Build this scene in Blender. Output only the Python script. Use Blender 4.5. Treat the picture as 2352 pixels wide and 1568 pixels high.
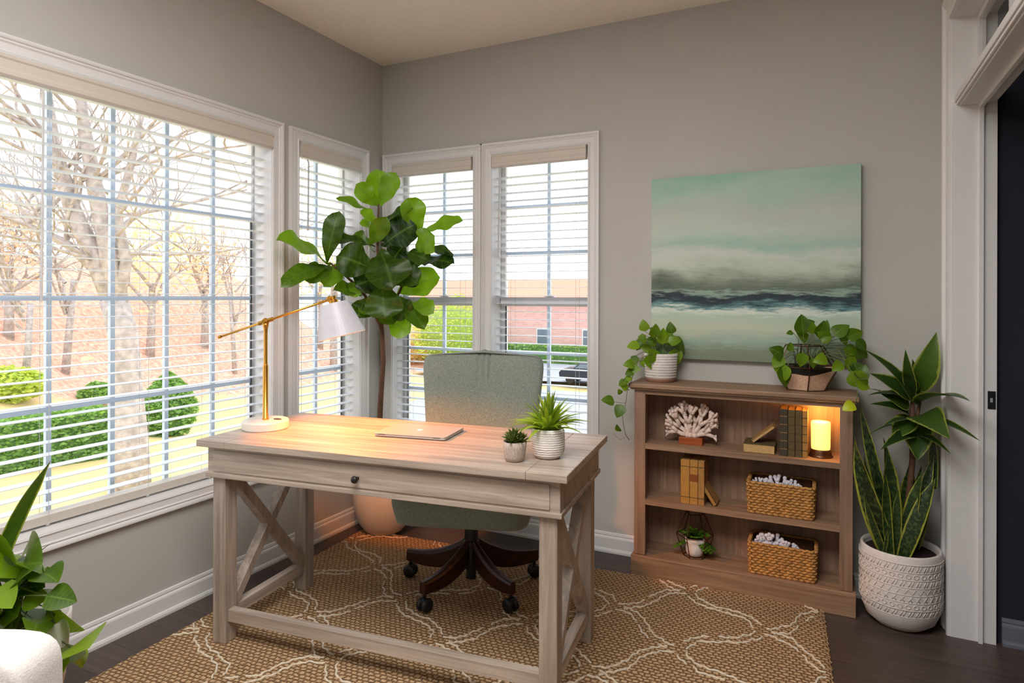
import bpy, math, random
from mathutils import Vector, Matrix, noise
PI = math.pi
sc = bpy.context.scene
for o in list(bpy.data.objects): bpy.data.objects.remove(o)
V = Vector
# ---------------------------------------------------------------- camera
CX, CY, CZ = 2.402, -3.158, 1.28
YAW = math.radians(-25.908); FPX = 1486.2; SHY = -100.6
cam_d = bpy.data.cameras.new('camera'); cam = bpy.data.objects.new('camera', cam_d)
sc.collection.objects.link(cam); sc.camera = cam
cam_d.sensor_width = 36; cam_d.lens = FPX*36/2352; cam_d.shift_y = SHY/2352
cam_d.clip_start = 0.05; cam_d.clip_end = 500
cam.location = (CX, CY, CZ); cam.rotation_euler = (math.radians(90), math.radians(-0.15), -YAW)
FW = V((math.sin(YAW), math.cos(YAW), 0)); RT = V((math.cos(YAW), -math.sin(YAW), 0)); CAM = V((CX, CY, CZ))
def ray(u, v): return FW + RT*((u-1176)/FPX) + V((0, 0, 1))*((784+SHY-v)/FPX)
def at(u, v, d): return CAM + ray(u, v)*d              # point d metres ahead of the lens
def atz(u, v, z): r = ray(u, v); return CAM + r*((z-CZ)/r.z)
def aty(u, v, y): r = ray(u, v); return CAM + r*((y-CY)/r.y)
# ---------------------------------------------------------------- world and large lights
w = bpy.data.worlds.new('overcast_sky'); sc.world = w; w.use_nodes = True
nt = w.node_tree; bg = nt.nodes['Background']
tc = nt.nodes.new('ShaderNodeTexCoord'); ns = nt.nodes.new('ShaderNodeTexNoise'); ns.inputs['Scale'].default_value = 2.2
rmp = nt.nodes.new('ShaderNodeValToRGB'); rmp.color_ramp.elements[0].color = (.80, .89, 1, 1); rmp.color_ramp.elements[1].color = (.95, .97, 1, 1)
nt.links.new(tc.outputs['Generated'], ns.inputs['Vector']); nt.links.new(ns.outputs['Fac'], rmp.inputs['Fac']); nt.links.new(rmp.outputs['Color'], bg.inputs['Color'])
bg.inputs['Strength'].default_value = 1.85
def area(name, loc, rot, sx, sy, power, col):
    l = bpy.data.lights.new(name, 'AREA'); l.shape = 'RECTANGLE'; l.size = sx; l.size_y = sy; l.energy = power; l.color = col
    o = bpy.data.objects.new(name, l); o.location = loc; o.rotation_euler = rot; sc.collection.objects.link(o); return o
area('unseen_fill_light', (1.7, -2.75, 2.66), (0, 0, 0), 1.5, 1.3, 58, (1, .975, .955))  # added fill light below the ceiling, no visible fixture
sc.view_settings.view_transform = 'Standard'; sc.view_settings.look = 'None'
sc.view_settings.exposure = 0.53; sc.view_settings.gamma = 1; sc.view_settings.use_curve_mapping = False
sc.cycles.use_denoising = True
sc.cycles.use_adaptive_sampling = True; sc.cycles.adaptive_threshold = 0.03
sc.cycles.max_bounces = 8; sc.cycles.diffuse_bounces = 4; sc.cycles.glossy_bounces = 3; sc.cycles.transmission_bounces = 4; sc.cycles.transparent_max_bounces = 24
sc.cycles.sample_clamp_indirect = 6
# ---------------------------------------------------------------- materials
def lin(c): return tuple((x/255/12.92 if x/255 <= .04045 else ((x/255+.055)/1.055)**2.4) for x in c[:3]) + (1,)
def newmat(name):
    m = bpy.data.materials.new(name); m.use_nodes = True
    return m, m.node_tree, m.node_tree.nodes['Principled BSDF']
def N(t, typ, **k):
    n = t.nodes.new(typ)
    for a, b in k.items():
        if a.startswith('i_'): n.inputs[a[2:].replace('_', ' ')].default_value = b
        else: setattr(n, a, b)
    return n
def coords(t, scale=(1, 1, 1), rot=(0, 0, 0), kind='Object'):
    tc = N(t, 'ShaderNodeTexCoord'); mp = N(t, 'ShaderNodeMapping'); mp.inputs['Scale'].default_value = scale; mp.inputs['Rotation'].default_value = rot
    t.links.new(tc.outputs[kind], mp.inputs['Vector']); return mp.outputs['Vector']
def ramp(t, fac, stops):
    r = N(t, 'ShaderNodeValToRGB'); e = r.color_ramp.elements
    while len(e) < len(stops): e.new(.5)
    for i, (p, c) in enumerate(stops): e[i].position = p; e[i].color = c
    t.links.new(fac, r.inputs['Fac']); return r.outputs['Color']
def bump(t, b, h, strength=.3, dist=.01):
    n = N(t, 'ShaderNodeBump'); n.inputs['Strength'].default_value = strength; n.inputs['Distance'].default_value = dist
    t.links.new(h, n.inputs['Height']); t.links.new(n.outputs['Normal'], b.inputs['Normal'])
def math_(t, op, a, b=None):
    n = N(t, 'ShaderNodeMath', operation=op)
    for i, x in enumerate((a, b)):
        if x is None: continue
        if isinstance(x, (int, float)): n.inputs[i].default_value = x
        else: t.links.new(x, n.inputs[i])
    return n.outputs[0]
def plain(name, c, rough=.5, metal=0, var=.04, scale=30, bmp=.0, spec=.5, bscale=None, bdist=.002):
    m, t, b = newmat(name); L = lin(c)
    v = coords(t); n = N(t, 'ShaderNodeTexNoise', i_Scale=scale, i_Detail=4.0); t.links.new(v, n.inputs['Vector'])
    lo = tuple(x*(1-var) for x in L[:3])+(1,); hi = tuple(min(1, x*(1+var)) for x in L[:3])+(1,)
    t.links.new(ramp(t, n.outputs['Fac'], [(.3, lo), (.7, hi)]), b.inputs['Base Color'])
    b.inputs['Roughness'].default_value = rough; b.inputs['Metallic'].default_value = metal; b.inputs['Specular IOR Level'].default_value = spec
    if bmp:
        n2 = N(t, 'ShaderNodeTexNoise', i_Scale=bscale or scale*4, i_Detail=3.0); t.links.new(v, n2.inputs['Vector']); bump(t, b, n2.outputs['Fac'], bmp, bdist)
    return m
def wood(name, c1, c2, axis='X', rough=.5, fine=1.0, bmp=.25, planks=None):
    m, t, b = newmat(name); s = {'X': (2.2, 45, 45), 'Y': (45, 2.2, 45), 'Z': (45, 45, 2.2)}[axis]
    v = coords(t, tuple(x*fine for x in s)); n = N(t, 'ShaderNodeTexNoise', i_Scale=1.0, i_Detail=6.0, i_Roughness=.65, i_Distortion=.6); t.links.new(v, n.inputs['Vector'])
    v2 = coords(t, tuple(x*.22*fine for x in s)); n2 = N(t, 'ShaderNodeTexNoise', i_Scale=1.0, i_Detail=3.0); t.links.new(v2, n2.inputs['Vector'])
    f = math_(t, 'ADD', math_(t, 'MULTIPLY', n.outputs['Fac'], .65), math_(t, 'MULTIPLY', n2.outputs['Fac'], .35))
    col = ramp(t, f, [(.36, lin(c1)), (.62, lin(c2))])
    t.links.new(col, b.inputs['Base Color']); b.inputs['Roughness'].default_value = rough
    bump(t, b, n.outputs['Fac'], bmp, .002)
    return m
def fabric(name, c1, c2, scale=500):
    m, t, b = newmat(name)
    v = coords(t, (1, 1, 1)); a = N(t, 'ShaderNodeTexNoise', i_Scale=1.0, i_Detail=2.0); b2 = N(t, 'ShaderNodeTexNoise', i_Scale=1.0, i_Detail=2.0)
    t.links.new(coords(t, (scale*.9, scale*.9, scale*.35)), a.inputs['Vector']); t.links.new(coords(t, (scale*.35, scale*.35, scale)), b2.inputs['Vector'])
    f = math_(t, 'MULTIPLY', math_(t, 'ADD', a.outputs['Fac'], b2.outputs['Fac']), .5)
    t.links.new(ramp(t, f, [(.4, lin(c1)), (.6, lin(c2))]), b.inputs['Base Color']); b.inputs['Roughness'].default_value = .95
    b.inputs['Sheen Weight'].default_value = .25; bump(t, b, f, .5, .002)
    return m
def leafmat(name, cd, cl, rib=None, edge=None, trans=.35, rough=.42, stripe=None, edge_at=.78):
    """leaf colours by island; attribute 'lf' = (|s|, t, random or set tone)"""
    m, t, b = newmat(name); out = t.nodes['Material Output']
    at_ = N(t, 'ShaderNodeAttribute', attribute_name='lf'); sp = N(t, 'ShaderNodeSeparateColor'); t.links.new(at_.outputs['Color'], sp.inputs['Color'])
    n = N(t, 'ShaderNodeTexNoise', i_Scale=40.0, i_Detail=3.0); t.links.new(coords(t), n.inputs['Vector'])
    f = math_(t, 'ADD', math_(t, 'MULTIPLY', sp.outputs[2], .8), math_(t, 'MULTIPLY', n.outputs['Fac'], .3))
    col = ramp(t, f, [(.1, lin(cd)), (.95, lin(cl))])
    def mix(fac, a, c):
        mx = N(t, 'ShaderNodeMix', data_type='RGBA'); t.links.new(fac, mx.inputs[0]); t.links.new(a, mx.inputs[6])
        if isinstance(c, tuple): mx.inputs[7].default_value = c
        else: t.links.new(c, mx.inputs[7])
        return mx.outputs[2]
    if stripe:
        wv = N(t, 'ShaderNodeTexNoise', i_Scale=1.0, i_Detail=3.0); cb = N(t, 'ShaderNodeCombineXYZ')
        t.links.new(math_(t, 'MULTIPLY', sp.outputs[1], 26), cb.inputs[0]); t.links.new(math_(t, 'MULTIPLY', sp.outputs[2], 50), cb.inputs[1]); t.links.new(math_(t, 'MULTIPLY', sp.outputs[0], 2.5), cb.inputs[2])
        t.links.new(cb.outputs[0], wv.inputs['Vector'])
        col = mix(math_(t, 'MULTIPLY', ramp(t, wv.outputs['Fac'], [(.48, (0, 0, 0, 1)), (.58, (1, 1, 1, 1))]), .8), col, lin(stripe))
    if rib:
        fr = ramp(t, sp.outputs[0], [(.0, (1, 1, 1, 1)), (.10, (0, 0, 0, 1))]); col = mix(math_(t, 'MULTIPLY', fr, .6), col, lin(rib))
        # side veins
        sv = math_(t, 'SINE', math_(t, 'MULTIPLY', math_(t, 'SUBTRACT', sp.outputs[1], math_(t, 'MULTIPLY', sp.outputs[0], .13)), 46))
        fv = ramp(t, sv, [(.93, (0, 0, 0, 1)), (1.0, (1, 1, 1, 1))]); col = mix(math_(t, 'MULTIPLY', fv, .35), col, lin(rib))
    if edge:
        ed = math_(t, 'ADD', sp.outputs[0], math_(t, 'MULTIPLY', math_(t, 'SUBTRACT', n.outputs['Fac'], .5), .3))
        fe = ramp(t, ed, [(edge_at, (0, 0, 0, 1)), (edge_at+.06, (1, 1, 1, 1))]); col = mix(fe, col, lin(edge))
    t.links.new(col, b.inputs['Base Color']); b.inputs['Roughness'].default_value = rough
    tr = N(t, 'ShaderNodeBsdfTranslucent'); g = N(t, 'ShaderNodeMix', data_type='RGBA', blend_type='MULTIPLY'); g.inputs[0].default_value = 1
    t.links.new(col, g.inputs[6]); g.inputs[7].default_value = (1.9, 1.9, .7, 1); t.links.new(g.outputs[2], tr.inputs['Color'])
    ms = N(t, 'ShaderNodeMixShader'); ms.inputs[0].default_value = trans
    t.links.new(b.outputs[0], ms.inputs[1]); t.links.new(tr.outputs[0], ms.inputs[2]); t.links.new(ms.outputs[0], out.inputs['Surface'])
    return m
def glassmat(name, tint=(1, 1, 1, 1), refl=.06):
    m, t, b = newmat(name); out = t.nodes['Material Output']; t.nodes.remove(b)
    tr = N(t, 'ShaderNodeBsdfTransparent'); tr.inputs[0].default_value = tint; gl = N(t, 'ShaderNodeBsdfGlossy'); gl.inputs['Roughness'].default_value = .02
    fr = N(t, 'ShaderNodeFresnel'); fr.inputs['IOR'].default_value = 1.35; ms = N(t, 'ShaderNodeMixShader')
    ge = N(t, 'ShaderNodeNewGeometry'); t.links.new(math_(t, 'MULTIPLY', math_(t, 'MULTIPLY', fr.outputs[0], .7), math_(t, 'SUBTRACT', 1.0, ge.outputs['Backfacing'])), ms.inputs[0]); t.links.new(tr.outputs[0], ms.inputs[1]); t.links.new(gl.outputs[0], ms.inputs[2]); t.links.new(ms.outputs[0], out.inputs['Surface'])
    return m
M = {}
M['wall'] = plain('greige_wall_paint', (186, 184, 179), .85, var=.02, scale=3, bmp=.05, bscale=300, spec=.2)
M['ceil'] = plain('textured_ceiling_paint', (252, 246, 232), .95, var=.03, scale=60, bmp=.5, bscale=170, spec=.1, bdist=.004)
M['trim'] = plain('white_trim_paint', (222, 220, 220), .4, var=.01, spec=.4)
M['blind'] = plain('white_blind_slat', (226, 233, 242), .45, var=.01)  # slats tinted bluish along with the muntins for window glare
M['valance'] = plain('cream_valance', (206, 198, 188), .5, var=.02)
M['hall'] = plain('painted_dark_hall', (44, 45, 54), .9, var=.03, scale=3, spec=.1)  # darkness of the unlit hall put into the wall colour
M['hall_trim'] = plain('painted_shade_hall_trim', (104, 106, 120), .6, var=.02)  # trim darkened in colour to suit the unlit hall
M['glass'] = glassmat('window_glass')
M['muntin'] = plain('glare_tinted_muntin', (206, 220, 236), .4, var=.01)  # window glare painted into the muntins as a blue-white tint
M['sash_gap_shade'] = plain('dark_sash_gap', (52, 60, 68), .6)  # dark colour standing in for shade in the sash side gap
M['black'] = plain('black_metal', (22, 22, 24), .4, 0, .05)
M['blackp'] = plain('black_plastic', (24, 25, 28), .45)
M['brass'] = plain('brushed_brass', (214, 158, 70), .28, 1, .06, 60)
M['marble'] = plain('white_marble', (226, 218, 210), .3, 0, .04, 9)
M['desk_x'] = wood('whitewashed_wood_lengthwise', (140, 125, 113), (194, 178, 164), 'X', .42)
M['desk_y'] = wood('whitewashed_wood_crosswise', (140, 125, 113), (194, 178, 164), 'Y', .45)
M['desk_z'] = wood('whitewashed_wood_upright', (134, 120, 108), (186, 170, 156), 'Z', .5)
M['case_x'] = wood('taupe_wood_lengthwise', (118, 91, 70), (164, 131, 104), 'X', .55)
M['case_z'] = wood('taupe_wood_upright', (116, 90, 72), (158, 126, 104), 'Z', .55)
M['fabric'] = fabric('sage_linen', (108, 120, 110), (146, 156, 146), 520)
M['mahog'] = wood('dark_mahogany', (34, 12, 6), (70, 26, 12), 'X', .35, bmp=.1)
M['alum'] = plain('silver_aluminium', (186, 182, 178), .42, .35, .02, 80)
M['alum_hi'] = plain('polished_logo', (245, 240, 232), .2, .3)
M['soil'] = plain('potting_soil', (52, 34, 26), .95, 0, .5, 120, bmp=1, bdist=.01)
M['potw'] = plain('matte_white_ceramic', (222, 214, 208), .75, 0, .06, 80, bmp=.4, bscale=240)
M['potpeach'] = plain('cream_egg_planter', (216, 208, 196), .75, 0, .03, 20)
M['potgrey'] = plain('speckled_stoneware', (186, 170, 158), .8, 0, .22, 220, bmp=.6)
M['terra'] = plain('terracotta_foot', (150, 106, 84), .8)
M['paper'] = plain('aged_paper', (196, 160, 104), .9, 0, .15, 200)
M['mustard'] = plain('mustard_cloth_cover', (176, 128, 58), .85, 0, .15, 90)
M['mustard2'] = plain('ochre_worn_cover', (164, 120, 62), .85, 0, .2, 60)
M['oliveb'] = plain('olive_brown_cover', (92, 76, 42), .8, 0, .3, 150)
M['darkb'] = plain('dark_mottled_cover', (66, 58, 42), .8, 0, .5, 260)
M['redlabel'] = plain('rust_spine_label', (132, 70, 24), .7)
M['basket'] = plain('woven_seagrass', (190, 138, 74), .75, 0, .35, 70, bmp=.7, bscale=300, bdist=.004)
M['basket_in'] = plain('basket_lining', (84, 50, 24), .9, 0, .2, 40)
M['coral'] = plain('coral_pale', (232, 208, 194), .85, 0, .08, 120, bmp=.8, bscale=260, bdist=.004)
M['coralw'] = plain('coral_white', (226, 222, 230), .85, 0, .06, 120, bmp=.8, bscale=260, bdist=.004)
M['cherry'] = wood('cherry_block', (120, 54, 20), (168, 84, 36), 'X', .4)
M['copper'] = plain('aged_copper', (92, 62, 42), .35, .8, .2)
M['sandst'] = plain('sandy_bowl', (216, 176, 148), .9, 0, .22, 160, bmp=.6)
M['sanddk'] = plain('dark_gravel', (38, 36, 32), .9, 0, .6, 200, bmp=1, bdist=.01)
M['stem'] = plain('woody_stem', (96, 66, 46), .8, 0, .3, 60)
M['vine'] = plain('green_vine_stem', (104, 116, 60), .7, 0, .2, 60)
M['upholst'] = fabric('white_boucle', (202, 197, 193), (216, 211, 207), 500)
M['cord'] = plain('blind_cord', (200, 198, 198), .8)
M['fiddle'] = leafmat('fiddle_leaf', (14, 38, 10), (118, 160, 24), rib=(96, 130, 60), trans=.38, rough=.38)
M['pothos'] = leafmat('pothos_leaf', (30, 66, 12), (124, 158, 26), rib=(120, 150, 60), trans=.3)
M['snake'] = leafmat('snake_leaf', (24, 40, 22), (44, 66, 30), edge=(158, 160, 60), trans=.12, stripe=(74, 96, 46))
M['drac'] = leafmat('dracaena_leaf', (26, 52, 20), (84, 116, 40), edge=(150, 160, 70), trans=.25, edge_at=.8)
M['spider'] = leafmat('grassy_leaf', (78, 118, 20), (170, 190, 60), rib=(200, 214, 110), trans=.3)
M['succ'] = leafmat('succulent_leaf', (58, 84, 34), (104, 124, 56), edge=(150, 96, 74), trans=.08, edge_at=.93)
M['fern'] = leafmat('fern_leaf', (34, 76, 20), (104, 150, 40), trans=.25)
def bark(name, c1, c2): return plain(name, tuple((a+b)//2 for a, b in zip(c1, c2)), .9, 0, .3, 6, bmp=.6, bscale=14, bdist=.05)
M['bark'] = bark('haze_paled_bark', (168, 156, 150), (188, 176, 170))  # outdoor haze painted into the bark as a lighter grey
M['lawn'] = plain('lawn_grass', (206, 192, 92), .95, 0, .25, .6, spec=.1)
M['hedge'] = leafmat('hedge_leaf', (92, 132, 66), (150, 186, 100), trans=.3)
M['bush'] = leafmat('bush_leaf', (150, 172, 70), (206, 214, 110), trans=.3)
M['ochre'] = leafmat('ochre_leaf', (226, 204, 160), (240, 226, 190), trans=.2)  # crown colours washed out to carry the outdoor haze
M['pink'] = leafmat('dry_pink_leaf', (222, 184, 164), (238, 212, 194), trans=.2)
M['roof'] = plain('coral_roof', (222, 150, 124), .9)
M['asphalt'] = plain('haze_paled_asphalt', (168, 170, 178), .9, 0, .06, 1)  # asphalt lightened in colour for the outdoor haze
M['carp'] = plain('dark_car_paint', (36, 42, 56), .25)
M['carg'] = plain('car_window', (110, 124, 140), .1)
M['chrome'] = plain('car_chrome', (210, 214, 220), .2, .5)

def floor_mat():
    m, t, b = newmat('dark_plank_floor'); v = coords(t, (1, 1, 1), (0, 0, math.radians(0)))
    br = N(t, 'ShaderNodeTexBrick', offset=.37, i_Scale=1.0, i_Mortar_Size=.0012, i_Brick_Width=1.2, i_Row_Height=.15)
    br.inputs['Color1'].default_value = lin((66, 54, 50)); br.inputs['Color2'].default_value = lin((84, 70, 64)); br.inputs['Mortar'].default_value = lin((30, 22, 20))
    t.links.new(v, br.inputs['Vector'])
    n = N(t, 'ShaderNodeTexNoise', i_Scale=1.0, i_Detail=6.0, i_Roughness=.7); t.links.new(coords(t, (3, 60, 60)), n.inputs['Vector'])
    mx = N(t, 'ShaderNodeMix', data_type='RGBA', blend_type='MULTIPLY'); mx.inputs[0].default_value = .8
    t.links.new(br.outputs['Color'], mx.inputs[6]); t.links.new(ramp(t, n.outputs['Fac'], [(.3, (.5, .5, .5, 1)), (.7, (1.25, 1.25, 1.25, 1))]), mx.inputs[7])
    t.links.new(mx.outputs[2], b.inputs['Base Color']); b.inputs['Roughness'].default_value = .42; bump(t, b, n.outputs['Fac'], .2, .002)
    return m
M['floor'] = floor_mat()
def rug_mat():
    m, t, b = newmat('jute_weave'); v = coords(t, (1, 1, 1))
    sp = N(t, 'ShaderNodeSeparateXYZ'); 
    nz = N(t, 'ShaderNodeTexNoise', i_Scale=38.0, i_Detail=3.0); t.links.new(v, nz.inputs['Vector'])
    mx = N(t, 'ShaderNodeVectorMath', operation='MULTIPLY_ADD'); t.links.new(nz.outputs['Color'], mx.inputs[0]); mx.inputs[1].default_value = (.018, .018, 0); t.links.new(v, mx.inputs[2]); t.links.new(mx.outputs[0], sp.inputs[0])
    br = N(t, 'ShaderNodeTexBrick', offset=.5, i_Scale=1.0, i_Mortar_Size=.005, i_Mortar_Smooth=1.0, i_Brick_Width=.023, i_Row_Height=.017)
    br.inputs['Color1'].default_value = (1, 1, 1, 1); br.inputs['Color2'].default_value = (.9, .9, .9, 1); br.inputs['Mortar'].default_value = (0, 0, 0, 1)
    t.links.new(mx.outputs[0], br.inputs['Vector'])
    n = N(t, 'ShaderNodeTexNoise', i_Scale=160.0, i_Detail=4.0); t.links.new(coords(t, (.5, 1.6, 1)), n.inputs['Vector'])
    h = math_(t, 'ADD', math_(t, 'MULTIPLY', br.outputs['Color'], .55), math_(t, 'MULTIPLY', n.outputs['Fac'], .6))
    big = N(t, 'ShaderNodeTexNoise', i_Scale=3.0, i_Detail=2.0); t.links.new(v, big.inputs['Vector'])
    c = ramp(t, h, [(.1, lin((98, 72, 50))), (.5, lin((168, 132, 96))), (1.0, lin((224, 190, 150)))])  # low stops paint shade into the gaps between the nubs
    t.links.new(c, b.inputs['Base Color']); b.inputs['Roughness'].default_value = .95; b.inputs['Specular IOR Level'].default_value = .1
    bump(t, b, h, 1.0, .012); return m
M['rug'] = rug_mat()
M['rugline'] = plain('ivory_cord', (222, 206, 184), .9, 0, .15, 90, bmp=.8, bscale=200, bdist=.006)
def brick_mat():
    m, t, b = newmat('red_brick_wall'); br = N(t, 'ShaderNodeTexBrick', i_Scale=1.0, i_Mortar_Size=.02, i_Brick_Width=.5, i_Row_Height=.2)
    br.inputs['Color1'].default_value = lin((226, 176, 170)); br.inputs['Color2'].default_value = lin((214, 160, 154)); br.inputs['Mortar'].default_value = lin((214, 190, 180))  # brick paled in colour to imitate haze
    t.links.new(coords(t, (1, 1, 1), (math.radians(90), 0, 0)), br.inputs['Vector']); t.links.new(br.outputs['Color'], b.inputs['Base Color']); b.inputs['Roughness'].default_value = .9; return m
M['brick'] = brick_mat()
def ground_mat():
    m, t, b = newmat('winter_lawn_and_leaf_litter'); v = coords(t); sp = N(t, 'ShaderNodeSeparateXYZ'); t.links.new(v, sp.inputs[0])
    n = N(t, 'ShaderNodeTexNoise', i_Scale=.35, i_Detail=5.0); t.links.new(v, n.inputs['Vector'])
    n2 = N(t, 'ShaderNodeTexNoise', i_Scale=5.0, i_Detail=5.0); t.links.new(v, n2.inputs['Vector'])
    g = ramp(t, n.outputs['Fac'], [(.38, lin((224, 206, 140))), (.55, lin((220, 192, 138))), (.7, lin((198, 206, 130)))])  # pastel lawn stops have haze and glare mixed in
    l = ramp(t, n2.outputs['Fac'], [(.3, lin((196, 144, 122))), (.55, lin((218, 174, 152))), (.75, lin((230, 200, 178)))])
    f = math_(t, 'MULTIPLY', math_(t, 'SUBTRACT', math_(t, 'MULTIPLY', sp.outputs[0], -1), math_(t, 'ADD', 25, math_(t, 'MULTIPLY', n.outputs['Fac'], 3))), .7)
    fr = ramp(t, f, [(0, (0, 0, 0, 1)), (1, (1, 1, 1, 1))])
    mx = N(t, 'ShaderNodeMix', data_type='RGBA'); t.links.new(fr, mx.inputs[0]); t.links.new(g, mx.inputs[6]); t.links.new(l, mx.inputs[7])
    t.links.new(mx.outputs[2], b.inputs['Base Color']); b.inputs['Roughness'].default_value = .95; b.inputs['Specular IOR Level'].default_value = .1; return m
M['ground'] = ground_mat()

def painting_mat():
    m, t, b = newmat('abstract_seascape_paint'); v = coords(t); sp = N(t, 'ShaderNodeSeparateXYZ'); t.links.new(v, sp.inputs[0])
    def nz(scale, det, off, rough=.6):
        mp = N(t, 'ShaderNodeMapping'); mp.inputs['Scale'].default_value = scale; mp.inputs['Location'].default_value = off; t.links.new(v, mp.inputs['Vector'])
        n = N(t, 'ShaderNodeTexNoise', i_Scale=1.0, i_Detail=det, i_Roughness=rough); t.links.new(mp.outputs[0], n.inputs['Vector']); return n.outputs['Fac']
    y = sp.outputs[2]
    big = nz((2.2, 1, 7), 4, (3, 0, 1)); fine = nz((9, 1, 60), 6, (7, 0, 2), .7)
    amp = ramp(t, y, [(0, (.2, .2, .2, 1)), (.24, (.13, .13, .13, 1)), (.30, (.15, .15, .15, 1)), (.37, (.15, .15, .15, 1)), (.5, (.25, .25, .25, 1)), (1, (.35, .35, .35, 1))])
    f = math_(t, 'ADD', y, math_(t, 'MULTIPLY', math_(t, 'SUBTRACT', big, .5), amp))
    f = math_(t, 'ADD', f, math_(t, 'MULTIPLY', math_(t, 'SUBTRACT', fine, .5), ramp(t, y, [(0, (.06, .06, .06, 1)), (.2, (.11, .11, .11, 1)), (.33, (.11, .11, .11, 1)), (.45, (.05, .05, .05, 1)), (1, (.03, .03, .03, 1))])))
    def k(r, g, bb): return lin((r*1.04, g*1.04, bb*1.04))
    # object z runs 0..0.865 over the canvas; the ramp is laid out on that height
    S = [(0, k(112, 124, 104)), (.05, k(120, 132, 110)), (.10, k(150, 172, 156)), (.155, k(184, 190, 168)), (.21, k(168, 190, 172)), (.240, k(206, 214, 202)),
         (.258, k(96, 136, 138)), (.278, k(30, 52, 64)), (.297, k(18, 34, 46)), (.316, k(140, 164, 150)), (.335, k(88, 104, 90)), (.375, k(124, 134, 116)), (.43, k(176, 190, 172)), (.47, k(190, 198, 188)), (.52, k(146, 180, 166)),
         (.60, k(176, 192, 178)), (.68, k(172, 182, 172)), (.76, k(156, 184, 168)), (.86, k(126, 174, 154))]
    col = ramp(t, f, S)
    # pale clouds and green-grey washes
    cl = nz((1.6, 1, 5), 5, (11, 0, 5)); cm = ramp(t, cl, [(.42, (0, 0, 0, 1)), (.7, (1, 1, 1, 1))])
    up = ramp(t, y, [(.40, (0, 0, 0, 1)), (.52, (1, 1, 1, 1))])
    mx = N(t, 'ShaderNodeMix', data_type='RGBA'); t.links.new(math_(t, 'MULTIPLY', math_(t, 'MULTIPLY', cm, up), .6), mx.inputs[0]); t.links.new(col, mx.inputs[6]); mx.inputs[7].default_value = k(184, 188, 180)
    dk = nz((3.4, 1, 10), 6, (4, 0, 2)); dm = ramp(t, dk, [(.44, (0, 0, 0, 1)), (.68, (1, 1, 1, 1))]); bnd = ramp(t, y, [(.30, (0, 0, 0, 1)), (.34, (1, 1, 1, 1)), (.40, (1, 1, 1, 1)), (.5, (0, 0, 0, 1))])
    xx = math_(t, 'ABSOLUTE', math_(t, 'SUBTRACT', sp.outputs[0], .45)); ex = ramp(t, xx, [(.10, (.15, .15, .15, 1)), (.36, (1, 1, 1, 1))])
    m2 = N(t, 'ShaderNodeMix', data_type='RGBA'); t.links.new(math_(t, 'MULTIPLY', math_(t, 'MULTIPLY', dm, bnd), ex), m2.inputs[0]); t.links.new(mx.outputs[2], m2.inputs[6]); m2.inputs[7].default_value = k(70, 84, 72)
    t.links.new(m2.outputs[2], b.inputs['Base Color']); b.inputs['Roughness'].default_value = .6; bump(t, b, fine, .2, .002); return m
M['painting'] = painting_mat()
def emis(name, c, s, c2=None):
    m, t, b = newmat(name); b.inputs['Base Color'].default_value = lin(c); b.inputs['Emission Color'].default_value = lin(c2 or c); b.inputs['Emission Strength'].default_value = s; return m
M['glow'] = emis('glowing_frosted_glass', (255, 226, 150), .85, (255, 214, 110))
M['bulb'] = emis('warm_bulb', (255, 200, 120), 9, (255, 170, 90))
M['shade_in'] = plain('shade_inside', (244, 232, 214), .6)
M['shade'] = plain('white_metal_shade', (196, 194, 202), .4)

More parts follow.
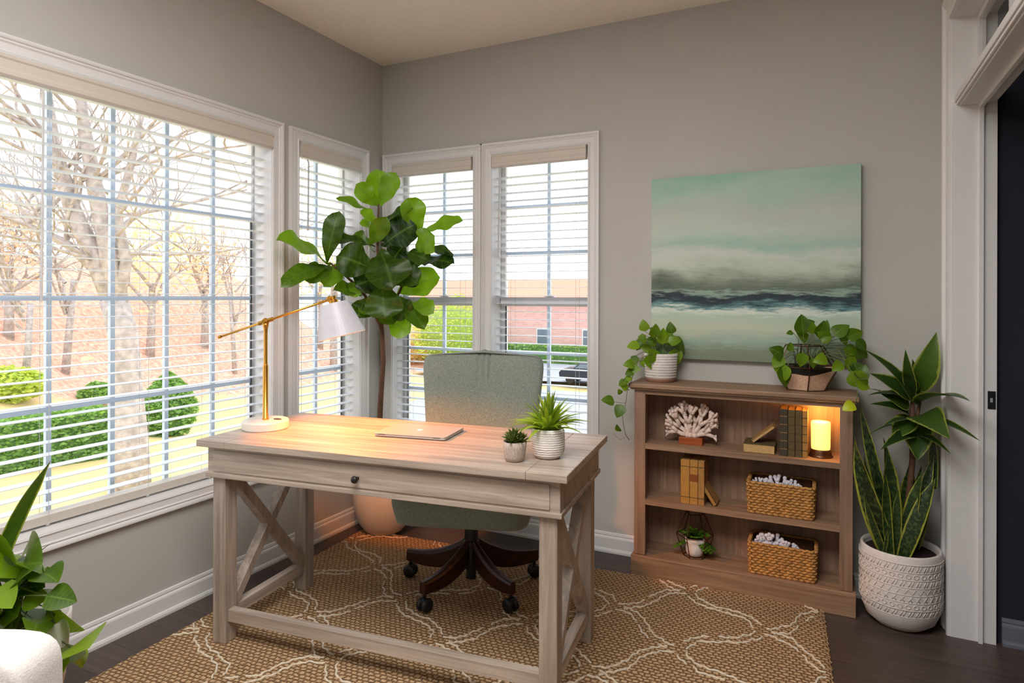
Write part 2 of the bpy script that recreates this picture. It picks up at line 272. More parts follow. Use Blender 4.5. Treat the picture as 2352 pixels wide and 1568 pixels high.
# ---------------------------------------------------------------- mesh helpers
MATS = {}
def frame(t):
    t = t.normalized(); a = V((0, 0, 1)) if abs(t.z) < .9 else V((1, 0, 0))
    s = t.cross(a).normalized(); return s, s.cross(t).normalized()
class MB:
    def __init__(s): s.v = []; s.f = []; s.c = []; s.has = False
    def add(s, vs, fs, cs=None):
        n = len(s.v); s.v += [V(p) for p in vs]; s.f += [tuple(i+n for i in f) for f in fs]
        s.c += cs if cs else [(0, 0, 0)]*len(vs)
        if cs: s.has = True
        return s
    def box(s, a, b):
        (x0, y0, z0), (x1, y1, z1) = a, b
        return s.add([(x0, y0, z0), (x1, y0, z0), (x1, y1, z0), (x0, y1, z0), (x0, y0, z1), (x1, y0, z1), (x1, y1, z1), (x0, y1, z1)],
                     [(0, 3, 2, 1), (4, 5, 6, 7), (0, 1, 5, 4), (1, 2, 6, 5), (2, 3, 7, 6), (3, 0, 4, 7)])
    def bar(s, p, q, w, h, up=V((0, 0, 1))):
        p, q = V(p), V(q); t = (q-p).normalized(); sd = t.cross(up).normalized()*w/2; u = sd.cross(t).normalized()*h/2
        vs = [p-sd-u, p+sd-u, p+sd+u, p-sd+u, q-sd-u, q+sd-u, q+sd+u, q-sd+u]
        return s.add(vs, [(0, 3, 2, 1), (4, 5, 6, 7), (0, 1, 5, 4), (1, 2, 6, 5), (2, 3, 7, 6), (3, 0, 4, 7)])
    def tube(s, pts, r, n=8, cap=True):
        pts = [V(p) for p in pts]; m = len(pts); vs = []; fs = []
        t0 = (pts[1]-pts[0]); a, b = frame(t0)
        for i, p in enumerate(pts):
            t = (pts[min(i+1, m-1)]-pts[max(i-1, 0)]).normalized()
            a = (a - t*a.dot(t)).normalized(); b = t.cross(a)
            ri = r[i] if isinstance(r, (list, tuple)) else r
            for k in range(n): an = 2*PI*k/n; vs.append(p + (a*math.cos(an)+b*math.sin(an))*ri)
        for i in range(m-1):
            for k in range(n): k2 = (k+1) % n; fs.append((i*n+k, i*n+k2, (i+1)*n+k2, (i+1)*n+k))
        if cap: fs.append(tuple(range(n-1, -1, -1))); fs.append(tuple((m-1)*n+k for k in range(n)))
        return s.add(vs, fs)
    def lathe(s, prof, c=(0, 0, 0), n=40, sx=1, sy=1, cap0=True, cap1=True):
        c = V(c); vs = []; fs = []; m = len(prof)
        for r, z in prof:
            for k in range(n): an = 2*PI*k/n; vs.append(c+V((r*sx*math.cos(an), r*sy*math.sin(an), z)))
        for i in range(m-1):
            for k in range(n): k2 = (k+1) % n; fs.append((i*n+k, i*n+k2, (i+1)*n+k2, (i+1)*n+k))
        if cap0: fs.append(tuple(range(n-1, -1, -1)))
        if cap1: fs.append(tuple((m-1)*n+k for k in range(n)))
        return s.add(vs, fs)
    def ball(s, c, r, n=8, m=5, sz=1):
        prof = [(max(1e-4, r*math.sin(PI*i/m)), -r*sz*math.cos(PI*i/m)) for i in range(m+1)]
        return s.lathe(prof, c, n)
    def prism(s, poly, z0, z1, M4=None):
        n = len(poly); vs = [V((x, y, z0)) for x, y in poly]+[V((x, y, z1)) for x, y in poly]
        if M4: vs = [M4 @ p for p in vs]
        fs = [tuple(range(n-1, -1, -1)), tuple(range(n, 2*n))]+[(i, (i+1) % n, n+(i+1) % n, n+i) for i in range(n)]
        return s.add(vs, fs)
    def grid(s, fn, nu, nv, closed_u=False):
        vs = [fn(i/nu, j/nv) for j in range(nv+1) for i in range(nu+1)]
        fs = [(j*(nu+1)+i, j*(nu+1)+i+1, (j+1)*(nu+1)+i+1, (j+1)*(nu+1)+i) for j in range(nv) for i in range(nu)]
        return s.add(vs, fs)
    def leaf(s, base, tip, nrm, width, prof, fold=.25, droop=0., wavy=0., n=8, rnd=None, cup=0., twist=0.):
        base, tip, nrm = V(base), V(tip), V(nrm); ax = tip-base; L = ax.length; d = ax.normalized()
        nrm = (nrm-d*nrm.dot(d)); nrm = nrm.normalized() if nrm.length > 1e-4 else frame(d)[0]
        rnd = random.random() if rnd is None else rnd; vs = []; cs = []; ph = random.random()*6
        S = (-1, -.55, 0, .55, 1)
        for i in range(n+1):
            t = i/n; wd = width/2*prof(t); p = base+ax*t+nrm*(4*t*(1-t)*cup*L)+V((0, 0, -1))*(droop*L*(t*t-t)*-1*0 + droop*L*4*t*(t-1)*-1*-1)
            a = twist*(t-.3); n2 = nrm*math.cos(a)+d.cross(nrm)*math.sin(a); sd = d.cross(n2).normalized()
            for q in S:
                wv = wavy*width*math.sin(t*14+ph+(2 if q > 0 else 0))*abs(q)
                vs.append(p+sd*(q*wd)+n2*(abs(q)*wd*fold+wv)); cs.append((abs(q), t, rnd))
        fs = [(i*5+k, i*5+k+1, (i+1)*5+k+1, (i+1)*5+k) for i in range(n) for k in range(4)]
        return s.add(vs, fs, cs)
    def build(s, name, mat, parent=None, world=True, smooth=False, bevel=0, seg=2, solid=0):
        vs = s.v
        if parent is not None and world:
            inv = MATS[parent.name].inverted(); vs = [inv @ p for p in vs]
        me = bpy.data.meshes.new(name); me.from_pydata([tuple(p) for p in vs], [], s.f)
        if s.has:
            at_ = me.color_attributes.new('lf', 'FLOAT_COLOR', 'POINT')
            fl = []
            for c in s.c: fl += [c[0], c[1], c[2], 1.0]
            at_.data.foreach_set('color', fl)
        me.materials.append(M[mat] if isinstance(mat, str) else mat)
        if smooth: me.polygons.foreach_set('use_smooth', [True]*len(me.polygons))
        me.update(); o = bpy.data.objects.new(name, me); sc.collection.objects.link(o)
        if parent is not None: o.parent = parent; MATS[o.name] = MATS[parent.name]
        else: MATS[o.name] = Matrix.Identity(4)
        if bevel:
            b = o.modifiers.new('bevel', 'BEVEL'); b.width = bevel; b.segments = seg; b.limit_method = 'ANGLE'; b.angle_limit = math.radians(40)
        if solid: b = o.modifiers.new('solid', 'SOLIDIFY'); b.thickness = solid; b.offset = 0
        return o
def tag(o, label=None, cat=None, group=None, kind=None):
    if label: o['label'] = label
    if cat: o['category'] = cat
    if group: o['group'] = group
    if kind: o['kind'] = kind
    return o
def thing(name, label, cat, loc=(0, 0, 0), rz=0, group=None, kind=None):
    o = bpy.data.objects.new(name, None); o.empty_display_size = .1; sc.collection.objects.link(o); o.location = loc; o.rotation_euler = (0, 0, rz)
    MATS[o.name] = Matrix.Translation(V(loc)) @ Matrix.Rotation(rz, 4, 'Z')
    return tag(o, label, cat, group, kind)
def struct(mb, name, mat, label=None, **k): return tag(mb.build(name, mat, **k), label, kind='structure')
def wall_boxes(mb, mk, u0, u1, z0, z1, holes):
    """wall in strips around rectangular holes (ua,ub,za,zb)"""
    holes = sorted(holes); cur = u0
    for (a, b, c, d) in holes:
        if a > cur: mk(mb, cur, a, z0, z1)
        if c > z0: mk(mb, a, b, z0, c)
        if d < z1: mk(mb, a, b, d, z1)
        cur = b
    if cur < u1: mk(mb, cur, u1, z0, z1)
# ---------------------------------------------------------------- room shell
H, W = 2.669, 2.83
YB = -4.4
Z0, Z1 = .475, 2.066
W1 = (-2.74, -.864, Z0, Z1); W2 = (-.690, -.208, Z0, Z1); W3 = (.075, .628, Z0, Z1); W4 = (.742, 1.302, Z0, Z1)
mb = MB(); wall_boxes(mb, lambda m, a, b, c, d: m.box((-.16, a, c), (0, b, d)), YB, .16, -.05, H+.05, [W1, W2]); struct(mb, 'wall_left', 'wall')
mb = MB(); wall_boxes(mb, lambda m, a, b, c, d: m.box((a, 0, c), (b, .16, d)), 0, W+.14, -.05, H+.05, [W3, W4]); struct(mb, 'wall_back', 'wall')
mb = MB(); wall_boxes(mb, lambda m, a, b, c, d: m.box((W, a, c), (W+.137, b, d)), YB, 0, -.05, H+.05, [(-2.7, -.22, -.05, 2.345)]); struct(mb, 'wall_right', 'wall')
struct(MB().box((-.16, YB-.15, -.05), (W+.14, YB, H+.05)), 'wall_front', 'wall')
struct(MB().box((-.16, YB-.15, -.12), (5.6, .16, 0)), 'floor', 'floor')
struct(MB().box((-.16, YB-.15, H), (W+.14, .16, H+.1)), 'ceiling', 'ceil')
# hallway beyond the door opening
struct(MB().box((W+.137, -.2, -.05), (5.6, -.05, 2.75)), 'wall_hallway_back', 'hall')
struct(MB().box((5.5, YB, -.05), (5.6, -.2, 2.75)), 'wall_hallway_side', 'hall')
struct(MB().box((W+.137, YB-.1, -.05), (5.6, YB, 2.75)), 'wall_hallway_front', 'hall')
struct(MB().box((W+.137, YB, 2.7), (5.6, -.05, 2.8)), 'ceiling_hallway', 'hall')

def rect_frame(mb, T, u0, u1, v0, v1, prof, sides=4):
    """mitred frame: prof = [(outward offset, height)], T maps (u, v, h) to world; sides=3 leaves out the bottom"""
    cs = [(u0, v0, -1, -1), (u0, v1, -1, 1), (u1, v1, 1, 1), (u1, v0, 1, -1)]
    n = len(prof); vs = []
    for (u, v, su, sv) in cs:
        for (o, h) in prof: vs.append(T(u+su*o, v+(sv*o if (sides == 4 or sv > 0) else 0), h))
    fs = []
    for k in range(4 if sides == 4 else 3):
        k2 = (k+1) % 4
        for i in range(n):
            j = (i+1) % n; fs.append((k*n+i, k*n+j, k2*n+j, k2*n+i))
    if sides == 3: fs.append(tuple(range(n))); fs.append(tuple(3*n+i for i in range(n-1, -1, -1)))
    mb.add(vs, fs); return mb
CAS = [(0, -.002), (0, .010), (.008, .013), (.012, .009), (.034, .011), (.040, .016), (.046, .012), (.050, .018), (.056, .020), (.062, .020), (.064, -.002)]
def window(n, T, op, muntu, muntv, double):
    u0, u1, v0, v1 = op
    w = thing('window_%d' % n, None, None, T((u0+u1)/2, v0, 0), kind='structure')
    mb = MB(); rect_frame(mb, T, u0, u1, v0, v1, CAS); mb.build('casing', 'trim', w)
    # jamb liner, h negative = towards outside
    mb = MB(); rect_frame(mb, T, u0+.002, u1-.002, v0+.002, v1-.002, [(0, .002), (0, -.16), (.003, -.16), (.003, .002)]); mb.build('jamb', 'trim', w)
    B = lambda m, a, b, c, d, h0, h1: m.add([T(x, y, z) for x, y, z in ((a, c, h0), (b, c, h0), (b, d, h0), (a, d, h0), (a, c, h1), (b, c, h1), (b, d, h1), (a, d, h1))],
                                            [(0, 3, 2, 1), (4, 5, 6, 7), (0, 1, 5, 4), (1, 2, 6, 5), (2, 3, 7, 6), (3, 0, 4, 7)])
    sash = MB(); e = .030 if double else .014
    rect_frame(sash, T, u0+e, u1-e, v0+e, v1-e, [(0, -.145), (0, -.119), (.004, -.115), (e-.003, -.115), (e-.003, -.145)])
    mu = MB()
    for i, u in enumerate(muntu): B(mu, u-.009, u+.009, v0+e+.001, v1-e-.001, -.134, -.118)
    for v in muntv: B(mu, u0+e+.001, u1-e-.001, v-.009, v+.009, -.135, -.117)
    if double: B(sash, u0+.006, u1-.006, 1.233, 1.283, -.145, -.100)
    sash.build('sash', 'trim', w); mu.build('muntins', 'muntin', w)
    B(MB(), u0+e, u1-e, v0+e, v1-e, -.128, -.124).build('pane', 'glass', w)
    g = MB()  # dark strips imitate the shaded gap beside the lower sash
    for uu in (u0+e+.001, u1-e-.004): B(g, uu, uu+.004, v0+e+.001, (1.232 if double else 1.65), -.123, -.112)
    g.build('sash_gap_shade', 'sash_gap_shade', w)
    if double:
        um = (u0+u1)/2+.02; lk = MB(); lk.lathe([(.022, 0), (.022, .006), (.010, .008), (.010, .016), (.004, .018)], T(um, 1.2835, -.117), 16); B(lk, um-.03, um+.03, 1.284, 1.289, -.131, -.103); lk.build('sash_lock', 'trim', w)
    return w
TL = lambda u, v, h: V((h, u, v)); TB = lambda u, v, h: V((u, -h, v))
window(1, TL, W1, [-1.094-.2317*k for k in range(7)], [1.655, 1.274, .873], False)
window(2, TL, W2, [-.430], [1.655, 1.274, .873], False)
window(3, TB, W3, [.362], [1.786, 1.528, .975, .73], True)
window(4, TB, W4, [1.034], [1.786, 1.528, .975, .73], True)

def blind(name, label, T, op, wand=None, cords=(), ret=None, grp=None):
    u0, u1, v0, v1 = op; u0 += .004; u1 -= .004
    th = thing(name, label, 'blind', T((u0+u1)/2, v0, -.03), group=grp)
    B = lambda m, a, b, c, d, h0, h1: m.add([T(x, y, z) for x, y, z in ((a, c, h0), (b, c, h0), (b, d, h0), (a, d, h0), (a, c, h1), (b, c, h1), (b, d, h1), (a, d, h1))],
                                            [(0, 3, 2, 1), (4, 5, 6, 7), (0, 1, 5, 4), (1, 2, 6, 5), (2, 3, 7, 6), (3, 0, 4, 7)])
    m = MB()
    # valance with a rounded crown strip
    pr = [(1.992, -.004), (1.992, .016), (1.998, .021), (2.012, .021), (2.018, .018), (2.046, .018), (2.052, .022), (2.062, .022), (2.064, .016), (2.064, -.004)]
    a, b = u0+.004, u1-.004; n = len(pr); vs = [T(a, z, h) for z, h in pr]+[T(b, z, h) for z, h in pr]
    m.add(vs, [(i, (i+1) % n, n+(i+1) % n, n+i) for i in range(n)]+[tuple(range(n)), tuple(range(2*n-1, n-1, -1))]); m.build('valance', 'valance', th)
    B(MB(), u0+.004, u1-.004, 2.010, 2.062, -.095, -.040).build('headrail', 'blind', th)
    m = MB(); z = .548; k = 0
    while z < 1.985:
        S = [(-.095, 0), (-.0825, .0009), (-.07, .0012), (-.0575, .0009), (-.045, 0)]
        vs = []
        for u in (u0, u1):
            for h, dz in S: vs.append(T(u, z+dz+.0010, h))
            for h, dz in reversed(S): vs.append(T(u, z+dz-.0010, h))
        m.add(vs, [(i, (i+1) % 10, 10+(i+1) % 10, 10+i) for i in range(10)]+[tuple(range(10)), tuple(range(19, 9, -1))]); z += .0437; k += 1
    m.build('slats', 'blind', th)
    B(MB(), u0, u1, .486, .516, -.097, -.043).build('bottom_rail', 'valance', th)
    m = MB()
    for u in cords:
        for h in (-.0985, -.0415): m.tube([T(u, .50, h), T(u, 2.03, h)], .0009, 5)
        m.lathe([(.007, -.006), (.008, -.001), (.006, .003)], T(u, .486, -.05), 10)
    m.build('ladder_cords', 'cord', th)
    if wand:
        u, zb = wand; MB().tube([T(u, 1.985, .008), T(u+.006, 1.97, .012), T(u, zb, .014)], .0042, 6).build('tilt_wand', 'cord', th)
    return th
blind('window_blind', 'wide white slatted blind on the large left window behind the desk lamp', TL, W1, (-1.885, 1.262), [-2.45, -2.1, -1.83, -1.46, -1.17, -.93])
blind('window_blind', 'narrow white slatted blind on the left wall, next to the room corner', TL, W2, (-.635, 1.62), [-.62, -.30])
blind('window_blind', 'narrow white slatted blind on the back wall, nearest the room corner', TB, W3, None, [.16, .52])
blind('window_blind', 'white slatted blind on the back window nearest the painting', TB, W4, (.79, 1.50), [.84, 1.22])

# baseboards
BBP = [(0, 0), (.022, 0), (.022, .010), (.018, .018), (.013, .020), (.013, .070), (.011, .076), (.006, .080), (.008, .086), (.006, .096), (0, .098)]
def baseboard(name, T, a, b, mat='trim'):
    n = len(BBP); vs = [T(a, z, h) for h, z in BBP]+[T(b, z, h) for h, z in BBP]
    m = MB().add(vs, [(i, (i+1) % n, n+(i+1) % n, n+i) for i in range(n)]+[tuple(range(n-1, -1, -1)), tuple(range(n, 2*n))]); return struct(m, name, mat)
baseboard('baseboard_left', lambda u, z, h: V((h, u, z)), YB, 0)
baseboard('baseboard_back', lambda u, z, h: V((u, -h, z)), .022, W-.022)
baseboard('baseboard_right', lambda u, z, h: V((W-h, u, z)), -.13, -.0)
baseboard('baseboard_hallway', lambda u, z, h: V((u, -.2-h, z)), W+.16, 5.5, 'hall_trim')
# door opening with transom
dr = thing('door_1', None, None, (W, -1.4, 0), kind='structure')
TR = lambda u, v, h: V((W-h, u, v))
m = MB(); rect_frame(m, TR, -2.7, -.22, 0, 2.345, [(0, -.002), (0, .012), (.012, .015), (.02, .010), (.055, .012), (.062, .018), (.072, .013), (.078, .020), (.090, .022), (.092, -.002)], sides=3); m.build('casing', 'trim', dr)
m = MB(); m.box((W-.002, -.222, 0), (W+.14, -.219+.0, 2.345)); m.box((W-.002, -2.7, 2.342), (W+.14, -.22, 2.346)); m.box((W-.002, -2.702, 0), (W+.14, -2.699, 2.345)); m.build('jamb', 'trim', dr)
m = MB(); m.box((W+.084, -.236, 0), (W+.097, -.222, 2.008)); m.box((W+.084, -2.7, 1.994), (W+.097, -.236, 2.008)); m.build('door_stop', 'trim', dr)
m = MB(); m.box((W+.022, -2.7, 2.008), (W+.137, -.222, 2.062)); m.box((W+.012, -2.7, 2.012), (W+.022, -.222, 2.058)); m.box((W+.006, -2.7, 2.022), (W+.012, -.222, 2.048)); m.build('transom_bar', 'trim', dr, bevel=.003)
tr = MB(); X0, X1 = W+.078, W+.1
tr.box((X0, -2.69, 2.064), (X1, -.224, 2.090)); tr.box((X0, -2.69, 2.318), (X1, -.224, 2.340)); tr.box((X0, -.246, 2.09), (X1, -.224, 2.318))
for k in range(1, 6): tr.box((X0, -.246-.45*k-.011, 2.09), (X1, -.246-.45*k+.011, 2.318))
tr.build('transom_sash', 'trim', dr)
MB().box((W+.088, -2.68, 2.09), (W+.091, -.246, 2.318)).build('transom_pane', 'glass', dr)
m = MB(); m.box((W+.112, -.2255, .872), (W+.136, -.222, .938)); m.box((W+.116, -.2265, .885), (W+.13, -.2255, .926)); st = m.build('strike_plate', 'black', dr, bevel=.001)
MB().box((W+.119, -.2275, .897), (W+.127, -.2266, .913)).build('latch_hole', 'chrome', st)

# ---------------------------------------------------------------- rug
RZ = .056; RO = V((.111, -.312, 0)); RX = V((math.cos(RZ), math.sin(RZ), 0)); RY = V((-math.sin(RZ), math.cos(RZ), 0))
rug = thing('area_rug', 'natural jute rug with ivory double-line trellis pattern under the desk', 'rug', RO, RZ)
random.seed(3); m = MB(); NX, NY = 150, 180; RW, RL = 2.288, 2.95
def rug_edge(i, j):
    x = RW*i/NX; y = -RL*j/NY; e = .003*math.sin(i*1.9+j*2.3)
    if i in (0, NX): x += e
    if j in (0, NY): y += e
    z = .012 if 0 < i < NX and 0 < j < NY else .004
    return V((x, y, z))
m.v = [rug_edge(i, j) for j in range(NY+1) for i in range(NX+1)]; m.c = [(0, 0, 0)]*len(m.v)
m.f = [(j*(NX+1)+i, (j+1)*(NX+1)+i, (j+1)*(NX+1)+i+1, j*(NX+1)+i+1) for j in range(NY) for i in range(NX)]
n0 = len(m.v); m.add([(0, 0, 0), (RW, 0, 0), (RW, -RL, 0), (0, -RL, 0)], [(0, 1, 2, 3)])
m.build('jute_weave', 'rug', rug, world=False, smooth=True)
m = MB(); PR_ = .105-RZ; hx, hy = .283, .243
def node(i, j):
    p = V((.493+i*hx, -.698+j*hy, 0)) - V((.493, -.698, 0)); c, s_ = math.cos(.105), math.sin(.105)
    wv = V((.493+c*p.x-s_*p.y, -.698+s_*p.x+c*p.y, 0)); d = wv-RO; return V((d.dot(RX), d.dot(RY), 0))
def link(a, b, bow):
    d = b-a; L = d.length; d.normalize(); s_ = V((-d.y, d.x, 0)); 
    for side in (-1, 1):
        pts = []; K = 60; ph = random.random()*9
        for k in range(K+1):
            t = .07+.86*k/K; off = side*(.017+.012*(abs(2*t-1)**6)) + bow*math.sin(2*PI*t)*.028
            wob = .003*math.sin(t*48+ph)+.015*noise.noise(V((a.x*7+t*5, a.y*9+t*3, side*2)))
            p = a+d*(L*t)+s_*(off+wob); pts.append(V((p.x, p.y, .0125+.0015*math.sin(t*80+ph))))
        run = []
        for p in pts:
            if .02 < p.x < RW-.02 and -RL+.02 < p.y < -.02 and noise.noise(V((p.x*17, p.y*17, side*3))) < .42: run.append(p)
            else:
                if len(run) > 2: m.tube(run, .0041, 6)
                run = []
        if len(run) > 2: m.tube(run, .0041, 6)
for i in range(-2, 9):
    for j in range(-10, 4):
        if (i+j) % 2: continue
        for dj, bw in ((1, 1), (-1, -1)): link(node(i, j), node(i+1, j+dj), bw*(1 if i % 2 else -1))
m.build('trellis_pattern', 'rugline', rug, world=False, smooth=True)

# ---------------------------------------------------------------- desk
DZ = .11; DO = V((.339, -1.541, 0)); DL, DD = 1.392, .60
desk = thing('writing_desk', 'whitewashed wooden writing desk with X-braced ends and one dark drawer knob', 'desk', DO+V((0, 0, .012)), DZ)
z_ = -.012
m = MB(); m.box((.13, .002, .7355+z_), (DL-.13, DD-.002, .7595+z_)); 
tp = MB(); tp.box((0, 0, .736+z_), (.128, DD, .760+z_)); tp.box((DL-.128, 0, .736+z_), (DL, DD, .760+z_)); tp.box((.1285, 0, .736+z_), (DL-.1285, .075, .760+z_)); tp.box((.1285, DD-.075, .736+z_), (DL-.1285, DD, .760+z_))
k = 5
for q in range(k):
    a = .0755+q*(DD-.151)/k; tp.box((.1285, a, .736+z_), (DL-.1285, a+(DD-.151)/k-.0005, .7600+z_))
tp.build('desktop', 'desk_x', desk, world=False, bevel=.0022)
m = MB(); i0 = .028
m.box((i0, i0, .622+z_), (DL-i0, i0+.022, .736+z_)); m.box((i0, DD-i0-.022, .622+z_), (DL-i0, DD-i0, .736+z_))
m.box((i0, i0+.022, .622+z_), (i0+.022, DD-i0-.022, .736+z_)); m.box((DL-i0-.022, i0+.022, .622+z_), (DL-i0, DD-i0-.022, .736+z_))
m.box((i0-.006, i0-.006, .622+z_), (DL-i0+.006, DD-i0+.006, .638+z_))
m.build('apron', 'desk_x', desk, world=False, bevel=.002)
dw = MB().box((.055, i0-.004, .645+z_), (DL-.06, i0+.0, .722+z_)).build('drawer', 'desk_x', desk, world=False, bevel=.0015)
kb = MB(); kx = .668
kpts = [(.0055, 0), (.0055, .006), (.004, .012), (.011, .016), (.0125, .022), (.010, .027), (.003, .029)]
kb.add([], [])
kk = MB().lathe(kpts, (0, 0, 0), 18); R90 = Matrix.Translation((kx, i0-.004, .678+z_)) @ Matrix.Rotation(PI/2, 4, 'X')
kk.v = [R90 @ p for p in kk.v]; kk.build('knob', 'black', dw, world=False, smooth=True)
LW = .058; lx = [(.04, .04), (DL-.04-LW, .04), (.04, DD-.04-LW), (DL-.04-LW, DD-.04-LW)]
for (x, y) in lx: MB().box((x, y, 0), (x+LW, y+LW, .622+z_)).build('leg', 'desk_z', desk, world=False, bevel=.003)
for x in (.04, DL-.04-LW):
    xm = x+LW/2; MB().box((xm-.018, .04+LW, .075), (xm+.018, DD-.04-LW, .117)).build('side_stretcher', 'desk_y', desk, world=False, bevel=.002)
    ya, yb = .04+LW+.004, DD-.04-LW-.004
    MB().bar((xm-.0, ya, .125), (xm-.0, yb, .600), .034, .040, V((1, 0, 0))).build('cross_brace', 'desk_z', desk, world=False, bevel=.0015)
    MB().bar((xm+.001, yb, .125), (xm+.001, ya, .600), .036, .040, V((1, 0, 0))).build('cross_brace', 'desk_z', desk, world=False, bevel=.0015)
MB().box((.04+LW, .052, .078), (DL-.04-LW, .086, .122)).build('front_stretcher', 'desk_x', desk, world=False, bevel=.002)

# ---------------------------------------------------------------- office chair
chair = thing('office_chair', 'sage green upholstered swivel chair with dark wooden five-star base', 'chair', (1.0, -.675, .014), math.radians(-162))
cm = chair
def slab(wfn, z0, z1, thk, curve, lean, pleats=False, nu=72, nv=36, q=9):
    m = MB()
    def P(side):
        def fn(a, b):
            u = 2*a-1; v = 2*b-1; cr = (1-abs(v)**q)**(1/q) if abs(v) < 1 else 0
            x = u*wfn(b)*max(cr, .0001); z = z0+(z1-z0)*b
            ed = ((1-abs(u)**6)*(1-abs(v)**8)); t = thk/2*math.sqrt(max(0, ed))
            y = side*t + curve*u*u + lean*b
            z += .012*(1-u*u) if b > .5 else 0
            if pleats and b > .62 and side > 0:
                for c in (-.09, .0, .09): y -= .012*math.exp(-((u-c+.02)/.018)**2)*min(1, (b-.62)/.2)*(1 if b < .99 else 0)
            return V((x, y, z))
        return fn
    m.grid(P(1), nu, nv); m.grid(P(-1), nu, nv); return m
# the chair faces the camera: local +y is its front
b_ = slab(lambda b: .252+.050*b, .50, 1.0, .085, .045, -.09, True, q=9); b_.v = [p+V((0, -.235, 0)) for p in b_.v]
bk = b_.build('backrest', 'fabric', chair, world=False, smooth=True)
def seatf():
    m = MB(); nz = 14; prof = []
    for k in range(nz+1):
        t = k/nz; z = .338+.135*t; e = math.sin(PI*t)**.25 if 0 < t < 1 else 0
        prof.append((z, .94+.06*min(1, t*1.6) - (.06 if e == 0 else .03*(1-e))))
    n = 64; vs = []
    for z, s_ in prof:
        for k in range(n):
            a = 2*PI*k/n; ca, sa = math.cos(a), math.sin(a); e = 9
            r = (abs(ca)**e+abs(sa)**e)**(-1/e); vs.append(V((r*ca*.292*s_, r*sa*.265*s_+.02, z)))
    fs = [(i*n+k, i*n+(k+1) % n, (i+1)*n+(k+1) % n, (i+1)*n+k) for i in range(nz) for k in range(n)]+[tuple(range(n-1, -1, -1)), tuple(nz*n+k for k in range(n))]
    return m.add(vs, fs)
seatf().build('seat', 'fabric', chair, world=False, smooth=True)
m = MB(); m.box((-.03, -.30, .34), (.03, -.06, .352)); m.bar((0, -.29, .346), (0, -.315, .62), .06, .012, V((0, 1, 0))); m.box((-.09, -.09, .335), (.09, .09, .354)); m.build('back_bracket', 'black', chair, world=False, bevel=.002)
MB().lathe([(.022, .035), (.022, .08), (.034, .085), (.036, .2), (.030, .205), (.030, .336)], (0, 0, 0), 24).build('column', 'blackp', chair, world=False, smooth=False, bevel=.001)
cw = math.radians(-162)
for k in range(5):
    a = math.radians(188+72*k)-cw; d = V((math.cos(a), math.sin(a), 0)); s_ = V((-d.y, d.x, 0)); R_ = .30
    m = MB(); st_ = []
    for i in range(13):
        t = i/12; r = .03+(R_-.02)*t; zt = .205-.115*t+.035*math.sin(PI*t)*-1+ (.0); h = .105*(1-t)+.05*t; wd = .030+.014*math.sin(PI*min(1, t*1.0))*.6
        zt = .21-.085*(t**.8); zc = zt-h/2-.02*math.sin(PI*t)
        st_.append((d*r+V((0, 0, zc)), wd/2, h/2))
    vs = []
    for c, w2, h2 in st_:
        for (p, q) in ((-1, -.8), (-.75, -1), (.75, -1), (1, -.8), (1, .6), (.6, 1), (-.6, 1), (-1, .6)): vs.append(c+s_*(p*w2)+V((0, 0, q*h2)))
    fs = [(i*8+j, i*8+(j+1) % 8, (i+1)*8+(j+1) % 8, (i+1)*8+j) for i in range(12) for j in range(8)]+[tuple(range(7, -1, -1)), tuple(96+j for j in range(8))]
    m.add(vs, fs); lg = m.build('base_leg', 'mahog', chair, world=False, smooth=False, bevel=.003)
    cs = MB(); c0 = d*(R_-.005)
    for sg in (-1, 1):
        w_ = MB().lathe([(.010, -.010), (.026, -.009), (.029, 0), (.026, .009), (.010, .010)], (0, 0, 0), 20)
        Mx = Matrix.Translation(c0+s_*(sg*.014)+V((0, 0, .0295))) @ s_.to_track_quat('Z', 'Y').to_matrix().to_4x4()
        w_.v = [Mx @ p for p in w_.v]; cs.add(w_.v, w_.f)
    cs.tube([c0+V((0, 0, .05)), c0+V((0, 0, .085))], .007, 8); cs.ball(c0+V((0, 0, .038)), .019, 12, 6)
    cs.build('caster', 'blackp', lg, world=False, smooth=True)

# ---------------------------------------------------------------- laptop
lp = thing('laptop', 'closed silver laptop lying on the desk', 'laptop', (1.005, -1.085, .760), .165)
def rrect(w, h, r, n=6):
    p = []
    for cx, cy, a0 in ((w/2-r, h/2-r, 0), (-w/2+r, h/2-r, 90), (-w/2+r, -h/2+r, 180), (w/2-r, -h/2+r, 270)):
        for k in range(n+1): a = math.radians(a0+90*k/n); p.append((cx+r*math.cos(a), cy+r*math.sin(a)))
    return p
m = MB(); m.prism(rrect(.288, .196, .012), .003, .009); m.prism(rrect(.278, .186, .012), .001, .003); m.build('base', 'alum', lp, world=False, bevel=.0008)
for x in (-.115, .115):
    for y in (-.075, .075): MB().lathe([(.008, 0), (.008, .0012)], (x, y, 0), 12).build('foot', 'blackp', lp, world=False)
lid = MB().prism(rrect(.288, .196, .012), .0098, .0135).build('lid', 'alum', lp, world=False, bevel=.0012)
def apple(s):
    P = []
    for k in range(40):
        a = 2*PI*k/40; r = 1-.13*math.exp(-((a-PI/2)/.28)**2)-.1*math.exp(-((a-3*PI/2)/.25)**2)
        x, y = r*math.cos(a)*.92, r*math.sin(a)
        dd = math.hypot(x-1.12, y-.12)
        if dd < .42: x, y = 1.12+(x-1.12)*.42/dd, .12+(y-.12)*.42/dd
        P.append((x*s, y*s))
    return P
m = MB(); m.prism([(-x, -y) for x, y in apple(.0115)], .0135, .0138); m.prism([(-.001, -.013), (.004, -.0145), (.0045, -.019), (.000, -.018)][::-1], .0135, .0138)
m.build('lid_logo', 'alum_hi', lid, world=False)
for x in (-.125, .095): MB().box((x, -.0985, .0085), (x+.03, -.0975, .0102)).build('hinge', 'blackp', lp, world=False)

